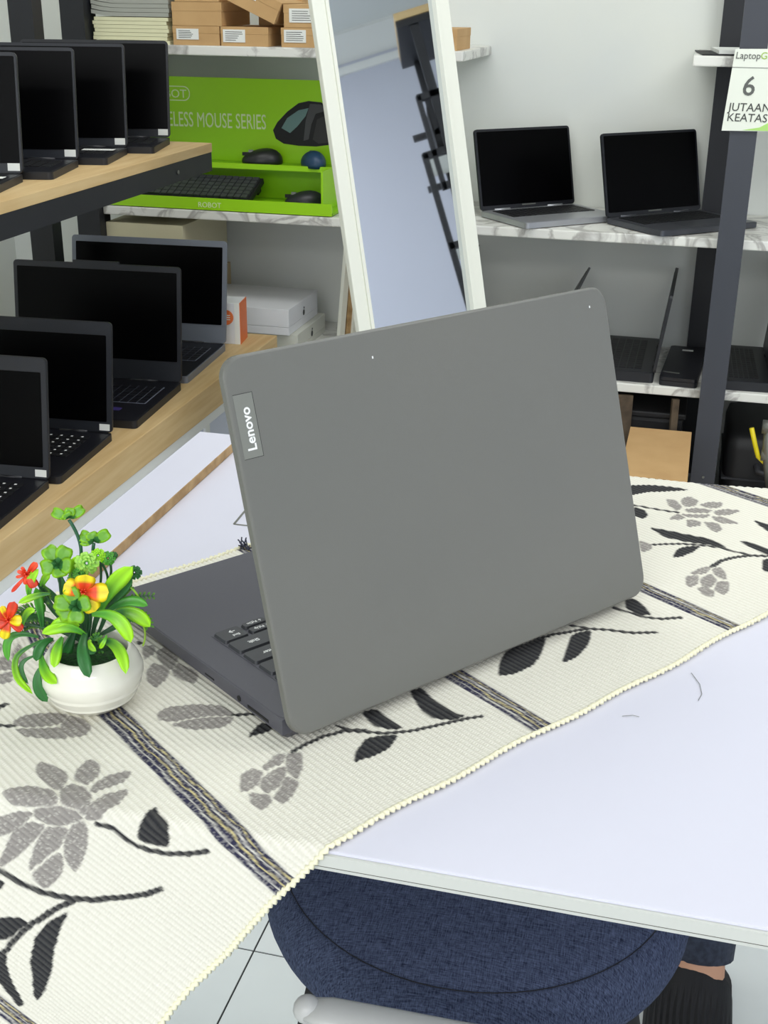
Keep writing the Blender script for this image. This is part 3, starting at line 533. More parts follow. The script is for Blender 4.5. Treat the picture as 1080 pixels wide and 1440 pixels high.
class LB:
    def __init__(s): s.v = []; s.f = []; s.c = []
    def done(s, name, parent=pot, m=None):
        me = bpy.data.meshes.new(name); me.from_pydata([tuple(Vector(p)-PB) for p in s.v], [], s.f); me.update()
        at = me.color_attributes.new('Col', 'FLOAT_COLOR', 'POINT')
        for i, c in enumerate(s.c): at.data[i].color = (c[0], c[1], c[2], 1)
        o = link(name, me, m or M_leaf, parent, True)
        return o
def bez(P, n=12):
    P = [Vector(p) for p in P]
    if len(P) == 2: return [P[0].lerp(P[1], i/n) for i in range(n+1)]
    if len(P) == 4: # catmull
        out = []; Q = [P[0]*2-P[1]]+P+[P[-1]*2-P[-2]]
        for k in range(1, 4):
            for i in range(n//3+(k == 3)):
                t = i/(n//3); a, b_, c, d = Q[k-1:k+3]
                out.append(.5*((2*b_)+(c-a)*t+(2*a-5*b_+4*c-d)*t*t+(3*b_-a-3*c+d)*t*t*t))
        return out
    m = P[1]*2-(P[0]+P[2])*.5
    return [(1-i/n)**2*P[0]+2*(i/n)*(1-i/n)*m+(i/n)**2*P[2] for i in range(n+1)]
def strap(lb, px, w, c0, c1, dz=(0, 0, 0), fold=.28, twist=.25, th=.0005, petal=False):
    """px = path in photo pixels at the plant, dz = extra nearness in metres, w = width in mm"""
    pts = [dep(x, y, dd(y, z)) for (x, y), z in zip(px, list(dz)+[dz[-1]]*4)]
    C3 = bez(pts); n = len(C3); base = len(lb.v)
    for i, p in enumerate(C3):
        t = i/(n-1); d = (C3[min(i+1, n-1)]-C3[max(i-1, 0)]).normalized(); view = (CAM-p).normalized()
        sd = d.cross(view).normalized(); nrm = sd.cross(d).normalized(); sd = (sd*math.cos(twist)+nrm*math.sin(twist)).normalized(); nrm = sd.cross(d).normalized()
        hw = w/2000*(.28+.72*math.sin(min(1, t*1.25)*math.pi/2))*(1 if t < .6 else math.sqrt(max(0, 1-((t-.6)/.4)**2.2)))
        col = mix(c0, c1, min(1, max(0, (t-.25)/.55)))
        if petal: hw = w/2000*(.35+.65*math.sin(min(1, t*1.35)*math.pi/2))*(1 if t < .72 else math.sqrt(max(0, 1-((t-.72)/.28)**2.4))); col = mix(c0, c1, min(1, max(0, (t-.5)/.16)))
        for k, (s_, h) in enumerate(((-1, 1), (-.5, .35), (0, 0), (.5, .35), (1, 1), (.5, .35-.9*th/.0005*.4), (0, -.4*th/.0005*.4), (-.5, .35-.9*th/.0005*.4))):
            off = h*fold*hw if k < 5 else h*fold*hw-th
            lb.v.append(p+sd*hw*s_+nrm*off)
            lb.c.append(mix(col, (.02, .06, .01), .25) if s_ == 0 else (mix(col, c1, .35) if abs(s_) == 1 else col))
    for i in range(n-1):
        for k in range(8):
            a = base+i*8+k; b_ = base+i*8+(k+1) % 8; lb.f.append((a, b_, b_+8, a+8))
def stem(pts, r, parent=pot, name='stem', col=VD, dz=None):
    P = bez([dep(x, y, dd(y, dz[i] if dz else 0)) for i, (x, y) in enumerate(pts)])
    t = B().tube([p-PB for p in P], r, 7); o = t.done(name, M_leaf, parent, True)
    at = o.data.color_attributes.new('Col', 'FLOAT_COLOR', 'POINT')
    for d in at.data: d.color = col+(1,)
    return o
def clover(cx, cy, lobes, c0, c1, dz=0, w=13, lift=.003):
    lb = LB()
    for (x, y) in lobes:
        # heart lobe: fan mesh, notch at the outer end
        cen = dep(cx, cy, dd(cy, dz)); tip = dep(x, y, dd(cy, dz)-lift*random.uniform(.2, 1.4)); d = tip-cen; L = d.length; d.normalize()
        view = (CAM-cen).normalized(); sd = d.cross(view).normalized(); nrm = sd.cross(d)
        base = len(lb.v); R_ = 7; outl = []
        for i in range(-9, 10):
            a = i/9*math.pi*.86; r = 1-.30*math.exp(-(i/1.8)**2)
            px_ = L*.56+L*.52*math.cos(a)*r; py_ = w/2000*1.12*math.sin(a)*(.85+.15*math.cos(a)); outl.append((px_, py_))
        outl.append((0, 0))
        lb.v.append(cen+d*L*.5); lb.c.append(mix(c0, c1, .3))
        for (a_, b_) in outl:
            q = math.hypot(a_-L*.45, b_)
            lb.v.append(cen+d*a_+sd*b_+nrm*(abs(b_)*.22-(a_/L)**2*.0012)); lb.c.append(c0 if a_ < L*.25 else mix(c0, c1, .9))
        inner = len(lb.v)
        for (a_, b_) in outl:
            a2 = L*.5+(a_-L*.5)*.6; b2 = b_*.6
            lb.v.append(cen+d*a2+sd*b2+nrm*(abs(b2)*.35-.0006)); lb.c.append(mix(c0, c1, .30))
        n = len(outl)
        for i in range(n):
            j = (i+1) % n
            lb.f.append((base, inner+i, inner+j)); lb.f.append((inner+i, base+1+i, base+1+j, inner+j))
        # back side for thickness
        m0 = len(lb.v); lb.v.append(cen+d*L*.5-nrm*.0007); lb.c.append(c0)
        for i in range(n): lb.f.append((m0, base+1+(i+1) % n, base+1+i))
    return lb
def put_clover(*a, **k): return clover(*a, **k).done('clover_leaf')
def leaf(px, w, c0, c1, dz=(0, 0, 0), **k):
    lb = LB(); strap(lb, px, w, c0, c1, dz, **k); return lb.done('leaf')
# dark inner foliage first
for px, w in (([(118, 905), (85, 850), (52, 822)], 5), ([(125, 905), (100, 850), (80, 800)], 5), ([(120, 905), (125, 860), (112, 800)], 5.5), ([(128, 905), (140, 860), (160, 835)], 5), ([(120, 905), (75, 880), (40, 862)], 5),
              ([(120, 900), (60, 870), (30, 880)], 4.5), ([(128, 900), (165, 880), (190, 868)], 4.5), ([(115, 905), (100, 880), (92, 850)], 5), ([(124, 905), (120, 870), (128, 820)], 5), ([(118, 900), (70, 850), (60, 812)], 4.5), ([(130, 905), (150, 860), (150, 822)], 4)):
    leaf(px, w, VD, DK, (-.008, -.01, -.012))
LEAVES = [
 ([(70, 835), (49, 838), (26, 848)], 4.8, DK, LM, (.005, .008, .012)), ([(42, 842), (42, 820), (54, 800)], 5.6, MG, LM, (.004, .008, .008)),
 ([(60, 885), (56, 855), (50, 826)], 6, DK, MG, (0, .004, .004)), ([(58, 830), (62, 815), (70, 806)], 5, MG, LM, (0, 0, 0)), ([(104, 822), (103, 800), (110, 782)], 7.5, MG, LM, (0, .002, .004)),
 ([(142, 858), (158, 824), (187, 797)], 12, MG, LM, (.004, .01, .012)), ([(145, 856), (168, 835), (186, 812)], 6.5, VD, DK, (0, .002, .002)), ([(150, 862), (178, 846), (208, 852)], 7, DK, MG, (.003, .004, .004)),
 ([(156, 864), (186, 862), (211, 882)], 9.2, DK, LM, (.005, .008, .008)), ([(129, 864), (164, 870), (184, 904)], 9.5, MG, LM, (.010, .020, .024)), ([(138, 902), (164, 910), (177, 948)], 8.0, DK, LM, (.002, .018, .032)),
 ([(121, 889), (116, 918), (126, 953)], 8.6, DK, DK, (.006, .028, .038)), ([(120, 893), (92, 882), (59, 891)], 7.6, MG, LM, (.008, .014, .016)), ([(111, 881), (92, 873), (71, 884)], 6.2, LM, LM, (.008, .012, .014)),
 ([(88, 896), (80, 914), (76, 939)], 7.2, MG, LM, (.012, .024, .032)), ([(75, 899), (58, 908), (51, 930)], 7, DK, DK, (.010, .018, .022)), ([(58, 921), (64, 945), (80, 961)], 7.8, MG, LM, (.012, .024, .034)),
 ([(58, 938), (53, 962), (67, 987)], 7.2, DK, DK, (.018, .022, .022)), ([(54, 896), (16, 896), (12, 930)], 5.6, DK, MG, (.004, .008, .01)), ([(58, 900), (24, 922), (24, 952), (46, 976)], 4.8, DK, LM, (.006, .014, .018, .02)),
 ([(51, 922), (30, 936), (40, 962)], 3.6, DK, DK, (.008, .014, .016)), ([(30, 884), (38, 862), (49, 860)], 5, MG, LM, (0, .004, .006)), ([(112, 905), (124, 912), (136, 916)], 7, DK, DK, (.004, .006, .008)), ([(150, 893), (146, 903), (140, 912)], 3, MG, LM, (.01, .014, .014)),
 ([(108, 880), (96, 908), (92, 918)], 8, VD, DK, (.004, .006, .006)), ([(128, 900), (126, 906), (135, 916)], 4, LM, LM, (.012, .016, .018))]
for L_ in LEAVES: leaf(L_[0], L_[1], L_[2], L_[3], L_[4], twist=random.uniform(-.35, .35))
put_clover(82, 794, [(64, 768), (95, 768), (56, 800), (86, 812), (101, 796)], DK, LM, dz=.006, w=10.5)
put_clover(108, 852, [(97, 826), (74, 846), (106, 878), (127, 846), (80, 868)], DK, LM, dz=.020, w=10.5)
put_clover(97, 729, [(72, 718), (99, 714), (118, 713), (92, 722)], DK, LM, dz=0, w=7)
put_clover(132, 762, [(111, 750), (127, 748), (154, 748), (112, 758)], DK, LM, dz=0, w=8)
stem([(113, 790), (112, 762), (97, 731)], .0011, col=s2l((40, 92, 62))); stem([(133, 800), (131, 780), (132, 764)], .0011, col=s2l((40, 92, 62)))
for px in (([(141, 790), (142, 810), (140, 830)]), ([(155, 792), (156, 805), (153, 816)]), ([(142, 790), (150, 806), (151, 818)]), ([(162, 838), (158, 855), (154, 872)]), ([(125, 895), (126, 850), (118, 832)]), ([(120, 895), (112, 870), (106, 852)]), ([(90, 870), (85, 830), (82, 795)]), ([(125, 900), (122, 930), (120, 900)])):
    stem(px, .0008)
def rosette(cx, cy, r, c0, c1, dz=0):
    lb = LB()
    for ring, (n, rr, h) in enumerate(((7, 1, 0), (6, .68, .4), (4, .38, .7))):
        for i in range(n):
            a = 2*math.pi*i/n+ring*.5
            strap(lb, [(cx+math.cos(a)*r*.1, cy+math.sin(a)*r*.1), (cx+math.cos(a)*r*rr*.6, cy+math.sin(a)*r*rr*.55), (cx+math.cos(a)*r*rr, cy+math.sin(a)*r*rr*.9)], r*.30*(1-.15*ring), c0, c1, (dz+h*.003, dz+h*.003+.001, dz+h*.004), fold=.5, twist=.1)
    lb.done('succulent_rosette')
rosette(122, 792, 18, MG, mix(LM, (.5, .7, .3), .35), .004); rosette(138, 781, 11, MG, LM, .002); rosette(152, 785, 11, DK, MG, 0); rosette(189, 805, 11, VD, DK, -.002); rosette(112, 806, 10, DK, MG, .004); rosette(160, 781, 6, VD, DK, -.002)
# ferns
def fern(pts, w, dz=0, c=DK, n=9):
    lb = LB(); P = [Vector((x, y, 0)) for x, y in pts]; Q = bez(P, n)
    for i in range(1, len(Q)):
        d = (Q[i]-Q[i-1]).normalized()
        for s_ in (-1, 1):
            e = Q[i]+Vector((-d.y, d.x, 0))*w*s_*(1-.5*i/len(Q))+d*w*.6
            strap(lb, [(Q[i].x, Q[i].y), ((Q[i].x+e.x)/2, (Q[i].y+e.y)/2), (e.x, e.y)], 1.5, c, mix(c, LM, .25), (dz, dz, dz), th=.0003)
    strap(lb, [(p[0], p[1]) for p in pts][:3], 1.0, c, c, (dz, dz, dz), th=.0004)
    lb.done('fern_sprig')
fern([(172, 858), (188, 842), (213, 838)], 8, 0, VD); fern([(172, 868), (196, 866), (208, 878)], 12, -.003, DK); fern([(70, 862), (45, 855), (28, 862)], 9, 0, DK); fern([(72, 885), (50, 878), (32, 886)], 8, -.002, VD)
fern([(128, 905), (138, 895), (142, 915)], 6, .002, DK); fern([(168, 840), (176, 832), (184, 826)], 6, 0, VD); fern([(60, 850), (66, 838), (60, 826)], 7, 0, VD); fern([(115, 815), (105, 808), (98, 815)], 6, .002, DK)
stem([(198, 874), (204, 890), (201, 908)], .0006, col=s2l((150, 190, 60))); stem([(176, 822), (188, 830), (200, 848)], .0007, col=s2l((150, 200, 60)))
# flowers
def flower(cx, cy, petals, dz, cen=OR, label=None):
    o = empty('flower', tuple(dep(cx, cy, dd(cy, dz))-PB)); o.parent = pot
    off = dep(cx, cy, dd(cy, dz))-PB
    for (x, y, w, ca, cb) in petals:
        lb = LB(); mx, my = (cx+x)/2, (cy+y)/2
        strap(lb, [(cx, cy), (mx, my), (x, y)], w, ca, cb, (dz, dz+.003, dz+.003), fold=.12, twist=random.uniform(-.15, .15), petal=True)
        q = lb.done('petal', o); q.location = -off
    b = B()
    for i in range(6):
        a = 2*math.pi*i/6; p = Vector((0, 0, 0)); e = dep(cx+3.5*math.cos(a), cy+3.5*math.sin(a)-1, dd(cy, dz)-.006)-PB-off; b.tube([p, e], .0004, 5)
    b.done('stamens', mat('red_stamen', (236, 70, 40), .5), o)
flower(117, 833, [(121, 808, 12.5, OR, YE), (90, 822, 11, OR, YE), (153, 833, 12, OR, YE), (134, 860, 11, YE, YE), (93, 838, 6, YE, YE)], .014)
flower(38, 808, [(52, 791, 4.5, RD, OR), (24, 803, 2.4, RD, OR), (22, 812, 2.0, RD, OR), (30, 797, 2.2, RD, OR), (50, 826, 6.5, RD, RD), (16, 833, 2.4, OR, RD), (40, 822, 6, OR, OR)], .006, RD)
flower(12, 872, [(20, 846, 6.5, OR, RD), (31, 873, 7, YE, YE), (5, 899, 6.5, OR, YE), (-8, 858, 7.5, RD, OR), (-10, 880, 7.5, RD, OR), (32, 886, 6, RD, RD), (2, 852, 4, OR, YE)], .012)
stem([(90, 880), (60, 830), (40, 810)], .0009); stem([(90, 890), (50, 880), (16, 873)], .0009)

# ------------------------------------------------------------------ wood counter and wood shelf on the left
CX, CZ = -.978, .41
ct = empty('wood_counter', (-1.25, 2.0, 0), 0, 'low counter with pale oak top and pale blue front panels, dark laptops on it', 'counter')
iv = Tr(1.25, -2.0, 0)
B().box(-1.50, CX, .9, 2.775, CZ-.062, CZ, iv, .002).done('worktop', M_wood, ct)
B().box(-1.50, CX-.004, .9, 2.76, .325, CZ-.062, iv).done('top_rail', M_cabw, ct)
ys = [.92, 1.40, 1.87, 2.335, 2.76]
for a, b_ in zip(ys, ys[1:]):
    B().box(-1.02, CX-.012, a+.012, b_-.012, .02, .324, iv).done('front_panel', M_cab, ct)
for y in ys: B().box(-1.03, CX-.007, y-.012, y+.012, 0, .325, iv).done('upright', M_cabw, ct)
B().box(-1.49, -1.47, .9, 2.76, 0, .325, iv).done('back_panel', M_cabw, ct)
SZ = .888; SX = -1.012
sh = empty('oak_display_shelf', (-1.25, 1.9, 0), 0, 'oak shelf on a black steel frame above the counter, four black laptops on it', 'shelf')
iv = Tr(1.25, -1.9, 0)
B().box(-1.42, SX, 1.0, 2.492, SZ-.018, SZ, iv, .001).done('shelf_board', M_wood, sh)
b = B()
b.box(SX-.03, SX-.001, 1.0, 2.49, SZ-.056, SZ-.0185, iv)
b.done('front_rail', M_black, sh)
B().box(-1.42, -1.39, 1.0, 2.49, SZ-.056, SZ-.0185, iv).done('back_rail', M_black, sh)
for y in (1.01, 1.75, 2.46): B().box(-1.389, SX-.031, y, y+.028, SZ-.056, SZ-.0185, iv).done('cross_rail', M_black, sh)
for y in (1.0, 2.45): B().box(-1.43, -1.375, y, y+.04, 0, 1.9, iv).done('post', M_black, sh)
B().tube([iv @ Vector((SX+.0005, 2.31, SZ-.037)), iv @ Vector((SX+.002, 2.31, SZ-.037))], .004, 10).done('bolt', M_gmet, sh)

G1 = 'laptops on the low oak counter'; d4 = math.radians(4)
laptop('open_laptop', 'grey-framed laptop at the far end of the oak counter', (-1.234, 2.60, CZ), d4, .375, .275, .232, 100, M_gbez, M_ldeck, M_gbez, T=.015, bz=(.010, 0, .014, .042), numpad=True, group=G1, kz=(.022, .045), gap=M_keygap, keymat=M_ldeck)
laptop('open_laptop', 'black laptop with purple palm sticker, in front of the grey-framed one on the counter', (-1.205, 2.285, CZ), d4, .365, .262, .236, 98, M_lbody, M_ldeck, M_bez, T=.015, bz=(.008, 0, .012, .042), numpad=True, group=G1, kz=(.022, .045), gap=M_keygap, keymat=M_ldeck, hump=True, tags=['palm'])
laptop('open_laptop', 'black laptop with price sticker, third from the far end of the oak counter', (-1.192, 1.957, CZ), d4, .345, .232, .203, 100, M_lbody, M_ldeck, M_bez, T=.013, bz=(.010, 0, .024, .020), group=G1, kz=(.03, .030), tags=['price'], legend=True)
laptop('open_laptop', 'nearest black laptop on the oak counter, cut by the left photo edge', (-1.187, 1.712, CZ), d4, .345, .232, .203, 99, M_lbody, M_ldeck, M_bez, T=.013, bz=(.010, 0, .024, .020), group=G1, kz=(.03, .030), tags=['price'], legend=True)
G2 = 'laptops on the upper oak shelf'; d13 = math.radians(13)
for k, (y, x, lab, tg) in enumerate(((2.448, -1.085, 'black laptop on the upper shelf, nearest to the green mouse display', ['price']), (2.262, -1.092, 'black laptop with a white paper slip, second from the display end of the upper shelf', ['price', 'card']),
                     (2.062, -1.092, 'black laptop on the upper shelf, third from the green display', ['price']), (1.862, -1.088, 'black laptop on the upper shelf at the left photo edge', ['price', 'card']))):
    laptop('open_laptop', lab, (x-.15*math.cos(d13), y-.15*math.sin(d13), SZ), d13, .30, .174, .187, 98, M_lbody, M_ldeck, M_bez if k else M_lbody, T=.012, bz=(.004, 0, .006, .016), group=G2, tags=tg, kz=(.02, .03))

# ------------------------------------------------------------------ marble shelving along the back wall
YF = 2.88; ZM = [.330, .683, 1.062]
rk = empty('marble_shelving', (-.7, 3.06, 0), 0, 'marble-look wall shelves on charcoal steel posts along the back wall', 'shelving')
iv = Tr(.7, -3.06, 0)
def mshelf(x0, x1, z, th=.022): B().box(x0, x1, YF, YB-.002, z-th, z, iv, .003).done('marble_shelf', M_marble, rk)
mshelf(-1.47, 1.0, ZM[0]); mshelf(-1.47, 1.0, ZM[1]-.002)
mshelf(-1.47, -.562, ZM[2]); mshelf(-.062, 1.0, 1.064)
for x0, x1, y0, y1, m in ((-1.533, -1.471, 2.86, 2.92, M_black), (-1.533, -1.471, 3.17, 3.23, M_black)):
    B().box(x0, x1, y0, y1, 0, 2.1, iv).done('post', m, rk)
for x0, x1 in ((.031, .087), (.98, 1.036)):
    B().box(x0, x1, YF-.032, YF-.002, 0, 2.1, iv).done('post', M_post, rk)
    B().box(x0-.043, x0+.012, YB-.045, YB-.005, 0, 2.1, iv).done('rear_post', M_black, rk)
B().tube([iv @ Vector((.060, YF-.032, .125)), iv @ Vector((.060, YF-.035, .125))], .003, 8).done('bolt', M_gmet, rk)
for x in (.6,):
    for z in ZM[:1]: B().box(x-.01, x+.01, YF+.02, YB-.003, z-.047, z-.0245, iv).done('bracket', M_black, rk)
# price sign hanging on the front post
sg = empty('price_sign', on('y', 2.842, 1060, 72), 0, 'white paper sign with a big 6 hanging on the charcoal post', 'sign')
Q = [Vector((.0225, 2.842, 1.080)), Vector((.128, 2.842, 1.082)), Vector((.124, 2.842, .918)), Vector((.013, 2.842, .916))]; o_ = sg.location
b = B(); fr_ = [b.bm.verts.new(q-o_) for q in Q]; bk_ = [b.bm.verts.new(q-o_+Vector((0, .0012, 0))) for q in Q]
b.bm.faces.new(fr_); b.bm.faces.new(bk_[::-1])
for i in range(4): b.bm.faces.new((fr_[i], fr_[(i+1) % 4], bk_[(i+1) % 4], bk_[i]))
M_sign = mat('sign_paper', (236, 240, 226), .5)
sp = b.done('sign_card', M_sign, sg)
SM = lambda x, z, sh_=.06: Matrix(((1, sh_, 0, x-o_.x), (0, 0, -1, 2.8414-o_.y), (0, 1, 0, z-o_.z), (0, 0, 0, 1)))
M_lime = mat('lime_print', (160, 196, 70), .6); M_lg = mat('grey_print', (96, 98, 94), .6)
text('sign_print', 'Laptop', .0195, M_lg, sp, SM(.0245, 1.061), sx=.93); text('sign_print', 'Gu', .0195, M_lime, sp, SM(.0745, 1.0613), sx=1.0)
B().box(.0195, .127, 2.8412, 2.8419, 1.0435, 1.0443, Matrix.Translation(-o_)).done('rule_line', M_ink, sp)
text('sign_print', '6', .055, M_lg, sp, SM(.0445, .989), bold=.008); text('sign_print', 'JUTAAN', .0235, M_ink, sp, SM(.022, .957), sx=1.0); text('sign_print', 'KEATAS', .0235, M_ink, sp, SM(.0205, .936), sx=1.0)
B().prism([(.055, .9185), (.09, .925), (.1235, .945), (.1235, .9185)], .0004, Matrix(((1, 0, 0, -o_.x), (0, 0, -1, 2.8418-o_.y), (0, 1, 0, -o_.z), (0, 0, 0, 1)))).done('green_corner_print', mat('sign_green', (176, 222, 120), .5), sp)

# ------------------------------------------------------------------ cardboard boxes and papers on the top shelf
GB = 'brown parcel boxes on the top marble shelf'
def carton(lab, x0, x1, z0, z1, y0=YF+.005, dep_=.16, rot=0, label=(.05, .12, .3, .85), name='cardboard_box', mm=None, group=GB, sk=0, cat='box', yaw=0):
    w = x1-x0; h = z1-z0
    t = empty(name, ((x0+x1)/2, y0+dep_/2, z0), 0, lab, cat, group); t.rotation_euler = (0, math.radians(rot), math.radians(yaw))
    B().box(-w/2, w/2, -dep_/2, dep_/2, 0, h-.0015, None, .001).done('carton', mm or M_card, t)
    B().box(-w/2-.0006, w/2+.0006, -dep_/2-.0006, dep_/2+.0006, h*.62, h, None, .0008).done('lid_flap', mm or M_card, t) if mm is None else None
    if label:
        l0, l1, a, b_ = label; o = B().box(-w/2+l0*w, -w/2+l1*w, -dep_/2-.0014, -dep_/2-.0007, a*h, b_*h).done('address_label', M_paper, t)
        lb = B(); n = 5
        for i in range(n):
            zz = a*h+(b_-a)*h*(.15+.16*i); ll = (l1-l0)*w; lb.box(-w/2+l0*w+ll*.1, -w/2+l0*w+ll*random.uniform(.55, .9), -dep_/2-.0017, -dep_/2-.00141, zz, zz+.0012)
        lb.done('label_print', M_ink, o)
    return t
zt = ZM[2]
carton('small brown box at the bottom left of the parcel pile, small white label', -1.258, -1.142, zt, zt+.042, label=(.08, .56, .3, .86))
carton('small brown box in the middle of the bottom row of the parcel pile', -1.138, -1.022, zt, zt+.042, dep_=.20, label=(.05, .52, .2, .86), yaw=0)
carton('small brown box in the bottom row beside the mirror', -.990, -.870, zt, zt+.042, label=(.06, .50, .25, .90))
carton('unlabelled brown box in the second row on the left of the pile', -1.258, -1.135, zt+.0425, zt+.094, dep_=.19, label=None)
carton('tilted brown box sliding across the top of the parcel pile', -1.13, -1.00, zt+.075, zt+.125, rot=24, label=(.15, .55, .55, .95), dep_=.18, y0=YF+.0)
carton('brown box with a printed label in the second row beside the mirror', -.983, -.870, zt+.0425, zt+.092, label=(.12, .72, .22, .82))
carton('brown box in the top row at the upper photo edge', -1.25, -1.14, zt+.0945, zt+.14, label=None)
carton('brown box behind the tilted one in the parcel pile', -1.10, -.99, zt+.0425, zt+.120, y0=YF+.16, label=None, dep_=.15)
carton('brown box standing at the free end of the top shelf behind the mirror', -.66, -.578, zt, zt+.046, label=None)
def stack(n, x0, x1, z, th, m, name, labf, group, curl=0, cat='paper'):
    for i in range(n):
        b = B(); y0, y1 = YF+.01, YF+.24; N_ = 12; jx = random.uniform(-.004, .004); pr = []
        top = []; bot = []
        for k in range(N_+1):
            u = k/N_; x = x0+jx+(x1-x0)*u; zz = z+i*th+curl*(max(0, .35-u)/.35)**2*(.5+.5*i/n)
            bot.append((x, zz)); top.append((x, zz+th*.92))
        poly = bot+top[::-1]
        b.prism(poly, y1-y0, Matrix(((1, 0, 0, 0), (0, 0, 1, y0), (0, 1, 0, 0), (0, 0, 0, 1))))
        o = b.done(name, m); tag(o, labf.replace('#', ['lowest', 'second from the bottom', 'third from the bottom', 'fourth from the bottom', 'fifth from the bottom', 'sixth from the bottom', 'seventh from the bottom'][i] if i < n-1 else 'topmost'), cat, group)
M_crm = mat('cream_paper', (232, 230, 190), .8); M_gry = mat('grey_paper', (168, 170, 160), .8)
stack(7, -1.462, -1.272, zt, .0085, M_crm, 'paper_ream', '# cream paper block in the stack left of the parcel boxes', 'cream paper blocks on the top shelf')
stack(5, -1.466, -1.268, zt+.0605, .0095, M_gry, 'folded_catalogue', '# grey catalogue of the pile lying on the cream paper blocks', 'grey catalogues on the cream paper stack', curl=.012)

# ------------------------------------------------------------------ green mouse display
gd = empty('mouse_display_stand', (-1.15, 3.0, ZM[1]), 0, 'lime green cardboard display stand for wireless mice on the middle marble shelf', 'display stand')
z0 = ZM[1]; iv = Matrix.Translation((1.15, -3.0, -z0))
bd = B().box(-1.50, -.90, 3.08, 3.088, z0, .979, iv).done('backboard', M_green, gd)
B().box(-1.452, -.870, YF+.004, 3.079, z0, z0+.006, iv).done('tray_floor', M_green2, gd)
B().box(-1.452, -.870, YF+.002, YF+.008, z0, z0+.028, iv).done('front_lip', M_green, gd)
B().box(-1.30, -.902, 3.0, 3.079, .773, .778, iv).done('upper_tier', M_green2, gd)
B().box(-1.30, -.902, 2.9995, 3.0035, .769, .782, iv).done('tier_lip', M_green, gd)
B().box(-.902, -.897, 2.90, 3.08, z0+.006, .785, iv).done('side_wall', M_green, gd)
GM = lambda x, z, y=3.0797: Matrix(((1, 0, 0, x+1.15), (0, 0, -1, y-3.0), (0, 1, 0, z-z0), (0, 0, 0, 1)))
M_wp = mat('pale_print', (226, 240, 190), .5)
text('board_print', 'WIRELESS MOUSE SERIES', .052, M_wp, bd, GM(-1.427, .858), sx=.575, bold=0)
text('board_print', 'ROBOT', .029, M_wp, bd, GM(-1.418, .928), sx=1.05)
pr = rrect(.132, .036, .0165, 6, -1.437, .9205); b = B(); n = len(pr)
ins = [(-1.371+(p[0]+1.371)*.965, .9385+(p[1]-.9385)*.87) for p in pr]
vo = [b.bm.verts.new(GM(0, 0) @ Vector((p[0], p[1], 0))) for p in pr]; vi = [b.bm.verts.new(GM(0, 0) @ Vector((p[0], p[1], 0))) for p in ins]
for i in range(n): b.bm.faces.new((vo[i], vo[(i+1) % n], vi[(i+1) % n], vi[i]))
b.done('logo_outline', M_wp, bd)
text('board_print', 'ROBOT', .018, M_wp, gd, GM(-1.214, z0+.006, YF+.0018), sx=1.0)
# printed picture of a black mouse on the board
def pic(pts, col, y): 
    q = [on('y', 3.08, *p) for p in pts]; B().prism([(v.x, v.z) for v in q], .0003, Matrix(((1, 0, 0, 1.15), (0, 0, -1, y-3.0), (0, 1, 0, -z0), (0, 0, 0, 1)))).done('mouse_picture', col, bd)
pic([(384, 183), (390, 172), (404, 157), (420, 145), (434, 142), (452, 144), (462, 152), (468, 180), (470, 203), (445, 206), (420, 205), (399, 202), (388, 195)], M_dark, 3.0797)
pic([(396, 180), (404, 166), (420, 155), (434, 152), (430, 163), (418, 178), (408, 187)], mat('picture_teal', (104, 134, 132), .3), 3.0793)
pic([(436, 146), (452, 147), (458, 156), (444, 160), (438, 175), (434, 196), (427, 198), (430, 170)], mat('picture_grey', (70, 70, 72), .4), 3.0793)
pic([(446, 168), (462, 160), (468, 182), (466, 200), (448, 202), (440, 196)], mat('picture_dgrey', (44, 42, 42), .4), 3.0791)
def mouse(x, y, z, rz, m, lab, s=1):
    o = empty('computer_mouse', (x, y, z), rz, lab, 'mouse', 'mice on the green display')
    b = B(); g = bmesh.ops.create_uvsphere(b.bm, u_segments=20, v_segments=12, radius=1)
    for v in g['verts']:
        v.co = Vector((v.co.x*.031*s, v.co.y*.052*s*(1+.06*v.co.x), max(v.co.z, -.25)*.030*s*(1-.25*v.co.y)+.0075*s))
    b.done('shell', m, o, True); B().box(-.003, .003, .022, .034, .028*s, .034*s).done('wheel', M_gmet, o)
    B().box(-.0008, .0008, .01, .05, .02*s, .0285*s).done('button_split', M_dark, o)
mouse(-1.10, 3.04, .7785, 1.9, mat('mouse_black', (30, 32, 32), .4), 'black computer mouse on the upper tier of the green display')
mouse(-.965, 3.04, .7785, .5, mat('mouse_blue', (34, 66, 96), .4), 'blue computer mouse on the upper tier of the green display')
mouse(-.965, 2.97, z0+.007, 1.8, mat('mouse_black2', (34, 36, 40), .4), 'dark computer mouse on the lower tray of the green display')
kb = empty('keyboard', (-1.29, 2.975, z0+.030), math.radians(-2), 'black wireless keyboard lying in the green display tray', 'keyboard')
B().box(-.17, .20, -.055, .055, 0, .014, None, .002).done('body', M_dark, kb)
b = B()
for i in range(6):
    for j in range(20): b.box(-.165+j*.018, -.165+j*.018+.0155, -.05+i*.0168, -.05+i*.0168+.0145, .014, .020)
o = b.done('keys', mat('keyboard_key', (58, 60, 62), .5), kb); o['kind'] = 'stuff'
for x in (-.15, .18): B().box(x-.01, x+.01, .03, .05, -.02, 0).done('tilt_foot', M_dark, kb)
kb.rotation_euler = (math.radians(22), 0, math.radians(-2))

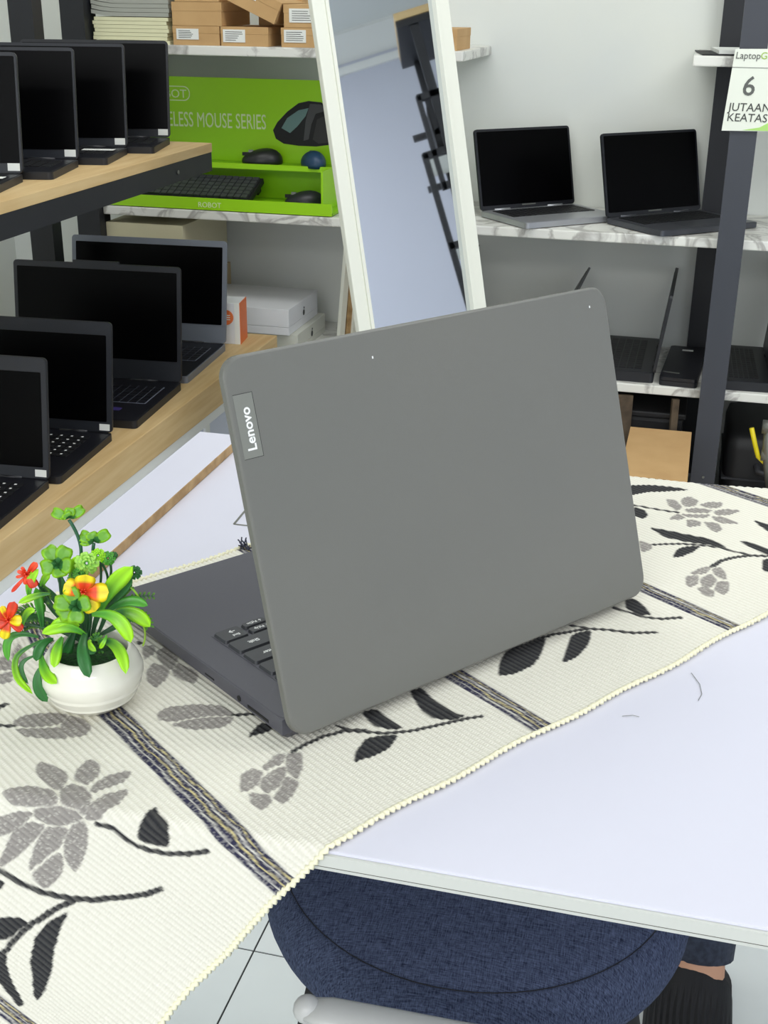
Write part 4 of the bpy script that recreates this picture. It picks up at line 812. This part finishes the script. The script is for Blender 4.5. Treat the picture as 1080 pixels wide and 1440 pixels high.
# ------------------------------------------------------------------ silver laptops on the middle shelf
a45 = math.radians(43)
laptop('open_laptop', 'silver laptop on the middle marble shelf next to the mirror', (-.428, 3.098, ZM[1]), a45, .280, .196, .190, 104, M_silver, M_silver, M_lbody, T=.012, lidt=.005, bz=(.006, 0, .006, .010), group='laptops on the middle shelf', kz=(.02, .02), tags=['word'])
laptop('open_laptop', 'dark grey laptop on the middle marble shelf beside the charcoal post', (-.122, 3.098, ZM[1]), a45, .290, .200, .192, 104, M_sgrey, M_sgrey, M_lbody, T=.012, lidt=.005, bz=(.006, 0, .006, .010), group='laptops on the middle shelf', kz=(.02, .02), tags=['word'])
# ------------------------------------------------------------------ laptops on the low shelf, seen from the side
z0 = ZM[0]; G3 = 'laptops on the low marble shelf'
laptop('open_laptop', 'thick black laptop seen edge-on, between the big laptop lid and the charcoal post', (-.080, 3.065, z0), math.radians(-90), .335, .235, .190, 97, M_lbody, M_ldeck, M_bez, T=.024, lidt=.007, group=G3, kz=(.03, .03))
laptop('open_laptop', 'black laptop on the low shelf right of the charcoal post', (.187, 3.065, z0), math.radians(-88), .335, .145, .235, 94, M_lbody, M_ldeck, M_bez, T=.022, lidt=.012, group=G3, kz=(.03, .03))
laptop('open_laptop', 'thin laptop whose screen tip shows just above the big grey lid', (-.375, 3.06, z0), math.radians(-90), .31, .22, .215, 118, M_sgrey, M_sgrey, M_bez, T=.014, lidt=.005, group=G3)
laptop('open_laptop', 'dark laptop whose corner shows beside the mirror frame under the middle shelf', (-.66, 3.06, z0), math.radians(-90), .31, .22, .250, 112, M_lbody, M_ldeck, M_bez, T=.014, lidt=.005, group=G3)
cl_ = empty('closed_laptop', (-.012, 3.04, z0), math.radians(-3), 'closed black laptop lying flat at the foot of the charcoal post', 'laptop')
B().prism(rrect(.088, .30, .010, 4, -.046, -.155), .012).done('base', M_lbody, cl_); B().prism(rrect(.088, .30, .010, 4, -.046, -.155), .008, Tr(0, 0, .013)).done('lid', M_ldeck, cl_)
B().box(-.015, .012, .10, .112, .021, .0215).done('white_label', M_paper, cl_); B().box(-.02, .02, -.115, -.108, .021, .0216, Rot('Z', -12)).done('silver_badge', M_gmet, cl_)
tb2 = empty('tablet', (.03, 3.0, 1.0645), .1, 'thin white tablet on the upper right marble shelf above the sign', 'tablet')
B().box(-.05, .12, -.1, .1, .003, .010).done('body', M_paper, tb2); B().box(-.085, .12, -.11, .1, 0, .0028).done('sleeve', M_dark, tb2)

# ------------------------------------------------------------------ boxes at the end of the counter
M_wbox = mat('white_glossy_box', (226, 228, 230), .35); M_wbox2 = mat('white_box_matte', (206, 208, 196), .5)
def wbox(lab, x0, x1, y0, y1, z, h, m, mark=True):
    o = empty('white_box', ((x0+x1)/2, (y0+y1)/2, z), 0, lab, 'box', 'white laptop boxes at the counter end')
    w, d = (x1-x0)/2, (y1-y0)/2; B().box(-w, w, -d, d, 0, h*.30, None, .001).done('box_bottom', m, o); B().box(-w, w, -d, d, h*.31, h, None, .001).done('box_lid', m, o)
    if mark:
        b = B(); g = bmesh.ops.create_uvsphere(b.bm, u_segments=12, v_segments=8, radius=.008, matrix=Matrix.Translation((w+.0006, 0, h*.5)))
        for v in g['verts']: v.co.x = w+.0006+(v.co.x-w-.0006)*.05
        b.box(w, w+.001, .001, .005, h*.5+.009, h*.5+.014).done('round_mark', M_ink, o)
p = [on('z', .365, 412, 480), on('z', .365, 452, 446)]
wbox('grey-white laptop box at the bottom of the pair behind the counter end', -1.24, -.968, 2.90, 3.14, ZM[0], .050, M_wbox2)
wbox('glossy white laptop box on top of the pair behind the counter end', -1.245, -.985, 2.885, 3.125, ZM[0]+.0505, .066, M_wbox)
ob = empty('orange_and_white_box', (-1.070, 2.70, CZ), math.radians(8), 'small white box with an orange side and orange round print, standing on the counter end', 'box')
M_or = mat('orange_card', (226, 118, 62), .5)
B().box(-.045, .032, -.035, .035, 0, .098, None, .001).done('carton', M_wbox, ob); B().box(.032, .034, -.035, .035, 0, .098).done('orange_side', M_or, ob); B().box(.020, .0325, -.0356, -.0351, 0, .098).done('pale_side_band', M_paper, ob)
B().tube([(.000, -.0358, .064), (.000, -.0366, .064)], .018, 20).done('orange_round_print', M_or, ob)
lb_ = B()
for k in range(3): lb_.box(-.010, .010, -.0372, -.0367, .058+k*.005, .0600+k*.005)
lb_.done('round_print_lines', M_paper, ob)
carton('beige carton under the middle shelf above the grey-framed laptop screen', -1.47, -1.262, .495, .640, y0=YF+.01, label=None, mm=mat('beige_carton', (206, 200, 168), .7), group=None, name='beige_carton', dep_=.3)
carton('plain carton beneath the beige one, hidden behind the grey-framed laptop', -1.47, -1.255, ZM[0], .4945, y0=YF+.01, label=None, mm=mat('kraft_carton', (190, 170, 130), .7), group=None, name='kraft_carton', dep_=.3)

# ------------------------------------------------------------------ things under the low shelf at the right
cb = empty('cardboard_box', (-.052, 2.74, 0), 0, 'tan cardboard box with a barcode, on the floor between laptop lid and post', 'box')
B().box(-.068, .074, -.36, .10, 0, .237, None, .001).done('carton', M_card, cb)
b = B(); x = -.03
while x < .035: b.box(x, x+.0012, -.265, -.235, .2371, .2375); x += random.choice((.002, .003, .0042))
b.done('barcode_print', M_ink, cb)
ck = empty('black_storage_bin', (-.08, 3.03, 0), 0, 'large black plastic bin in the dark space under the low marble shelf', 'bin')
b = B(); b.box(-.28, .08, -.13, .20, 0, .245, None, .01); b.done('bin_body', M_dark, ck); B().box(-.285, .085, -.136, .205, .245, .26, None, .004).done('bin_lid', M_dark, ck)
for k, (x0, x1, z1, lab) in enumerate(((-.137, -.122, .30, 'brown weathered board leaning against the bin beside the laptop lid'), (-.015, -.003, .30, 'narrow brown board leaning under the low marble shelf near the post'))):
    B_ = B().bar((x0-.004, 2.872, .0), ((x0+x1)/2-.014, 2.885, z1), .042 if k == 0 else .016, .012); o = B_.done('wooden_board', M_bwood); tag(o, lab, 'board')
bg = empty('black_bag', (.22, 3.04, 0), 0, 'black padded case lying on the floor right of the charcoal post', 'bag')
B().box(-.115, .03, -.15, .18, 0, .215, None, .03).done('case_body', M_dark, bg, True); B().box(-.118, .033, -.153, .183, .110, .115, None, .001).done('zip_line', M_rubber, bg)
b = B().tube([(-.04, -.15, .15), (-.035, -.17, .14), (-.02, -.175, .14), (0, -.17, .14), (.004, -.15, .15)], .008, 10); b.done('handle', M_rubber, bg, True)
vt = empty('metal_pipe_fitting', on('y', 2.80, 1076, 655), 0, 'grey metal pipe fitting with a yellow lever at the right photo edge', 'pipe fitting')
vo_ = Vector(vt.location)
def lv(pts, d=2.80): return [on('y', d, *p)-vo_ for p in pts]
B().tube(lv([(1083, 600), (1080, 640), (1086, 690)]), .014, 14).tube(lv([(1072, 600), (1094, 602)]), .016, 14).tube(lv([(1070, 640), (1088, 642)]), .013, 12).done('pipe', M_gmet, vt, True)
B().tube(lv([(1057, 602), (1062, 626), (1066, 642), (1074, 650), (1082, 647)]), .0055, 10).done('yellow_lever', M_yel, vt, True)
B().box(-.03, .05, -.03, .03, -vo_.z, -vo_.z+.10).done('foot_block', M_dark, vt)

# ------------------------------------------------------------------ leaning mirror
n_ = Vector((.764, -.597, .245)).normalized(); upm = Vector((-.194, .150, .97)); upm = (upm-n_*upm.dot(n_)).normalized(); tm_ = upm.cross(n_)
PLm = Vector((-.673, 2.118, 1.167)); Lb = (PLm.z-.002)/upm.z; mo = PLm-upm*Lb
mr = empty('leaning_mirror', mo, 0, 'tall narrow mirror in an ivory frame leaning back in front of the shelves', 'mirror')
MM = Matrix(((tm_.x, upm.x, n_.x, 0), (tm_.y, upm.y, n_.y, 0), (tm_.z, upm.z, n_.z, 0), (0, 0, 0, 1))); mw, mh, fw_ = .300, 1.60, .034
B().box(.001, fw_, 0, mh, -.012, 0, MM, .002).done('frame_rail', M_mframe, mr); B().box(mw-fw_, mw, 0, mh, -.022, 0, MM, .002).done('frame_rail', M_mframe, mr)
B().box(fw_, mw-fw_, 0, fw_, -.014, 0, MM, .002).done('frame_rail', M_mframe, mr); B().box(fw_, mw-fw_, mh-fw_, mh, -.022, 0, MM, .002).done('frame_rail', M_mframe, mr)
for x0, x1 in ((fw_-.007, fw_-.0002), (mw-fw_+.0002, mw-fw_+.007)): B().box(x0, x1, fw_, mh-fw_, -.001, .0025, MM).done('inner_bead', M_mframe, mr)
B().box(fw_-.004, mw-fw_+.004, fw_-.004, mh-fw_+.004, -.012, -.008, MM).done('mirror_glass', M_mirror, mr)
B().box(.010, mw-.006, .01, mh-.01, -.018, -.0145, MM).done('backing_board', M_ply, mr)
e0 = dep(494, 290, 2.30)-mo; e1 = on('z', .01, 452, 800)-mo
B().bar(e0, e1, .011, .012).done('easel_leg', M_mframe, mr)
B().bar(e0+Vector((.011, .006, 0)), e1+Vector((.013, .006, 0)), .009, .010).done('easel_leg', M_ply, mr)
B().bar(e0+Vector((.021, .006, 0)), e1+Vector((.024, .006, 0)), .006, .012).done('easel_leg', M_mframe, mr)

# ------------------------------------------------------------------ black rack by the right wall (seen in the mirror)
rr_ = empty('black_wall_rack', (2.2, 2.6, 0), 0, 'black steel display rack with stepped frames, seen only in the mirror', 'rack')
iv = Tr(-2.2, -2.6, 0)
def rb(y0, y1, z0_, z1_, x0=2.0, x1=2.03, name='rail'): B().box(x0, x1, y0, y1, z0_, z1_, iv).done(name, M_black, rr_)
rb(2.45, 2.485, 0, 2.11, name='post'); rb(2.40, 2.52, 1.80, 1.825); rb(2.395, 2.415, 1.45, 1.82); rb(2.40, 2.46, 1.45, 1.475); rb(2.36, 2.47, 1.58, 1.605); rb(2.355, 2.38, .9, 1.60); rb(2.36, 2.46, 1.22, 1.245)
rb(2.45, 2.485, 0, 2.11, 2.40, 2.43, 'post'); rb(3.10, 3.13, 0, 2.11, name='post'); rb(3.10, 3.13, 0, 2.11, 2.40, 2.43, 'post')
for z in (1.80, 1.58, .9): rb(2.36, 3.13, z-.03, z-.005, 2.40, 2.42)
B().box(1.985, 2.44, 2.40, 3.14, 2.112, 2.14, iv).done('top_board', M_wood, rr_); rb(2.40, 3.14, 2.085, 2.111, 1.99, 2.44, 'top_frame')
for z in (1.606, 1.246): B().box(2.03, 2.40, 2.38, 3.1, z, z+.006, iv).done('rack_shelf', M_paper, rr_)
B().box(2.04, 2.40, 2.425, 2.432, 1.61, 1.78, iv).done('display_panel', M_dark, rr_)

# ------------------------------------------------------------------ stools under the table
def stool(loc, lab, r=.194, legrot=.35, arm=None):
    o = empty('round_stool', loc, 0, lab, 'stool'); t = .47
    pr = []
    for i in range(13):
        a = -math.pi/2+math.pi*i/12; pr.append((r-.030+.030*math.cos(a)*1.0, t-.045+.040*math.sin(a)*.9))
    s_ = B().lathe([(0, t-.085)]+pr[:10]+[(r-.016, t-.0100), (r-.018, t-.0106), (r-.020, t-.0090), (r-.04, t-.002), (r*.6, t+.002), (0, t+.003)], 72); s_.done('seat_cushion', M_fab, o, True)
    B().tube([((r-.018)*math.cos(a), (r-.018)*math.sin(a), t-.0098) for a in [2*math.pi*i/72 for i in range(73)]], .0004, 6).done('seam_piping', M_dark, o)
    B().lathe([(0, t-.10), (r-.05, t-.10), (r-.045, t-.086), (0, t-.086)], 48).done('seat_base', M_dark, o, True)
    for k in range(4):
        a = legrot+k*math.pi/2; B().tube([((r-.06)*math.cos(a), (r-.06)*math.sin(a), t-.1), ((r+.012)*math.cos(a), (r+.012)*math.sin(a), 0)], .0125, 14).done('leg', M_dark, o, True)
    B().tube([((r-.03)*math.cos(a), (r-.03)*math.sin(a), .17) for a in [2*math.pi*i/36 for i in range(37)]], .007, 8).done('foot_ring', M_dark, o, True)
    return o
stool((-.140, .912, 0), 'round navy fabric stool pushed under the front of the white table')
# second chair with grey plastic arm
ch = empty('armchair', (-.06, .47, 0), 0, 'navy chair with a grey plastic armrest at the bottom photo edge', 'chair'); co_ = Vector(ch.location)
A0 = on('z', .53, 432, 1419); A1 = on('z', .53, 640, 1462); A2 = on('z', .53, 860, 1500)
b = B(); P_ = [A0-co_, A0.lerp(A1, .15)-co_, A0.lerp(A1, .6)-co_, A1-co_, A2-co_]
b.tube(P_, [.010, .0135, .0145, .015, .015], 18)
for v in b.bm.verts: v.co.z = .53+(v.co.z-.53)*.55
g = bmesh.ops.create_uvsphere(b.bm, u_segments=16, v_segments=10, radius=.0100, matrix=Matrix.Translation(A0-co_))
b.done('armrest', M_gplast, ch, True)
B().tube([A0.lerp(A1, .1)-co_+Vector((0, -.002, -.012)), A0.lerp(A1, .1)-co_+Vector((-.005, -.01, -.53+.0))], .012, 12).done('arm_post', M_gplast, ch, True)
B().box(-.115, .27, -.15, .155, .43, .478, None, .03).done('seat_cushion', M_fab, ch, True)
B().box(-.10, .255, -.14, .145, .415, .4295).done('seat_base', M_dark, ch)
for x, y in ((-.08, -.12), (.24, -.12), (.24, .12)): B().tube([(x, y, .415), (x*1.05, y*1.05, 0)], .012, 12).done('leg', M_dark, ch, True)

# ------------------------------------------------------------------ seated person's leg under the table
pe = empty('person', (.086, 1.236, 0), 0, 'seated person in dark jeans and black ribbed sandals, foot showing beside the navy stool', 'person')
def skin_chain(name, chains, m, parent, sub=2):
    me = bpy.data.meshes.new(name); V = []; E = []; R_ = []
    for ch_ in chains:
        prev = None
        for it in ch_:
            if isinstance(it, int): prev = it; continue
            V.append(it[:3]); R_.append(it[3:] if len(it) > 4 else (it[3], it[3])); 
            if prev is not None: E.append((prev, len(V)-1))
            prev = len(V)-1
    me.from_pydata(V, E, []); o = bpy.data.objects.new(name, me); COL.objects.link(o)
    md = o.modifiers.new('s', 'SKIN'); md.use_smooth_shade = True
    for i, r in enumerate(R_): me.skin_vertices[0].data[i].radius = r
    me.skin_vertices[0].data[0].use_root = True
    ms = o.modifiers.new('b', 'SUBSURF'); ms.levels = sub; ms.render_levels = sub
    bpy.context.view_layer.update(); dg = bpy.context.evaluated_depsgraph_get(); m2 = bpy.data.meshes.new_from_object(o.evaluated_get(dg)); bpy.data.objects.remove(o)
    return link(name, m2, m, parent, True)
# body: hip > knee > ankle > foot with five toes
skin_chain('body', [[(.46, .22, .52, .085), (.22, .17, .52, .070), (.02, .12, .50, .056), (.0, .10, .36, .050), (.0, .075, .18, .038), (.0, .055, .09, .034), (.0, .035, .055, .034, .032), (-.003, -.04, .040, .040, .022), (-.006, -.105, .030, .045, .016)],
   [6, (.0, .085, .038, .028)], [8, (-.036, -.135, .024, .012), (-.038, -.165, .022, .011)], [8, (-.016, -.14, .024, .009), (-.017, -.168, .021, .008)], [8, (.002, -.138, .023, .008), (.002, -.163, .020, .0075)], [8, (.018, -.132, .022, .0075), (.019, -.155, .019, .007)], [8, (.033, -.122, .021, .007), (.035, -.142, .019, .0065)]], M_skin, pe)
tr = B().tube([(.46, .22, .52), (.25, .175, .52), (.08, .135, .515), (.015, .12, .49), (.0, .108, .42), (.0, .095, .28), (.0, .080, .16), (.0, .046, .070)], [.098, .09, .080, .078, .070, .060, .051, .047], 24)
tr.done('jeans', M_denim, pe, True)
B().prism([(-.05+p[0], p[1]) for p in rrect(.105, .285, .050, 8, -.005, -.185)], .022).done('sandal_sole', M_rubber, pe)
# ribbed strap: arch over the foot
b = B(); NX = 20; ys_ = [-.125, -.10, -.06, -.02, .012]; hs = [.052, .058, .066, .074, .082]; rows__ = []
for j, y in enumerate(ys_):
    r_ = []
    for i in range(NX*2+1):
        u = i/(NX*2)*2-1; x = -.003+.053*math.sin(u*math.pi/2); yy = y-.012*u*u*(-1 if j < 2 else 1)*(.5)+(.016*u*0)
        z = .012+(hs[j]-.012)*math.cos(u*math.pi/2)**.75; rb_ = .0012*(math.cos(i*math.pi)) if abs(u) < .85 and 0 < j < 3 else 0
        r_.append(b.bm.verts.new((x, yy, z+rb_+.003)))
    rows__.append(r_)
for p_, q_ in zip(rows__, rows__[1:]):
    for i in range(len(p_)-1): b.bm.faces.new((p_[i], p_[i+1], q_[i+1], q_[i]))
g = bmesh.ops.solidify(b.bm, geom=list(b.bm.faces), thickness=.003)
b.done('ribbed_strap', M_rubber, pe)
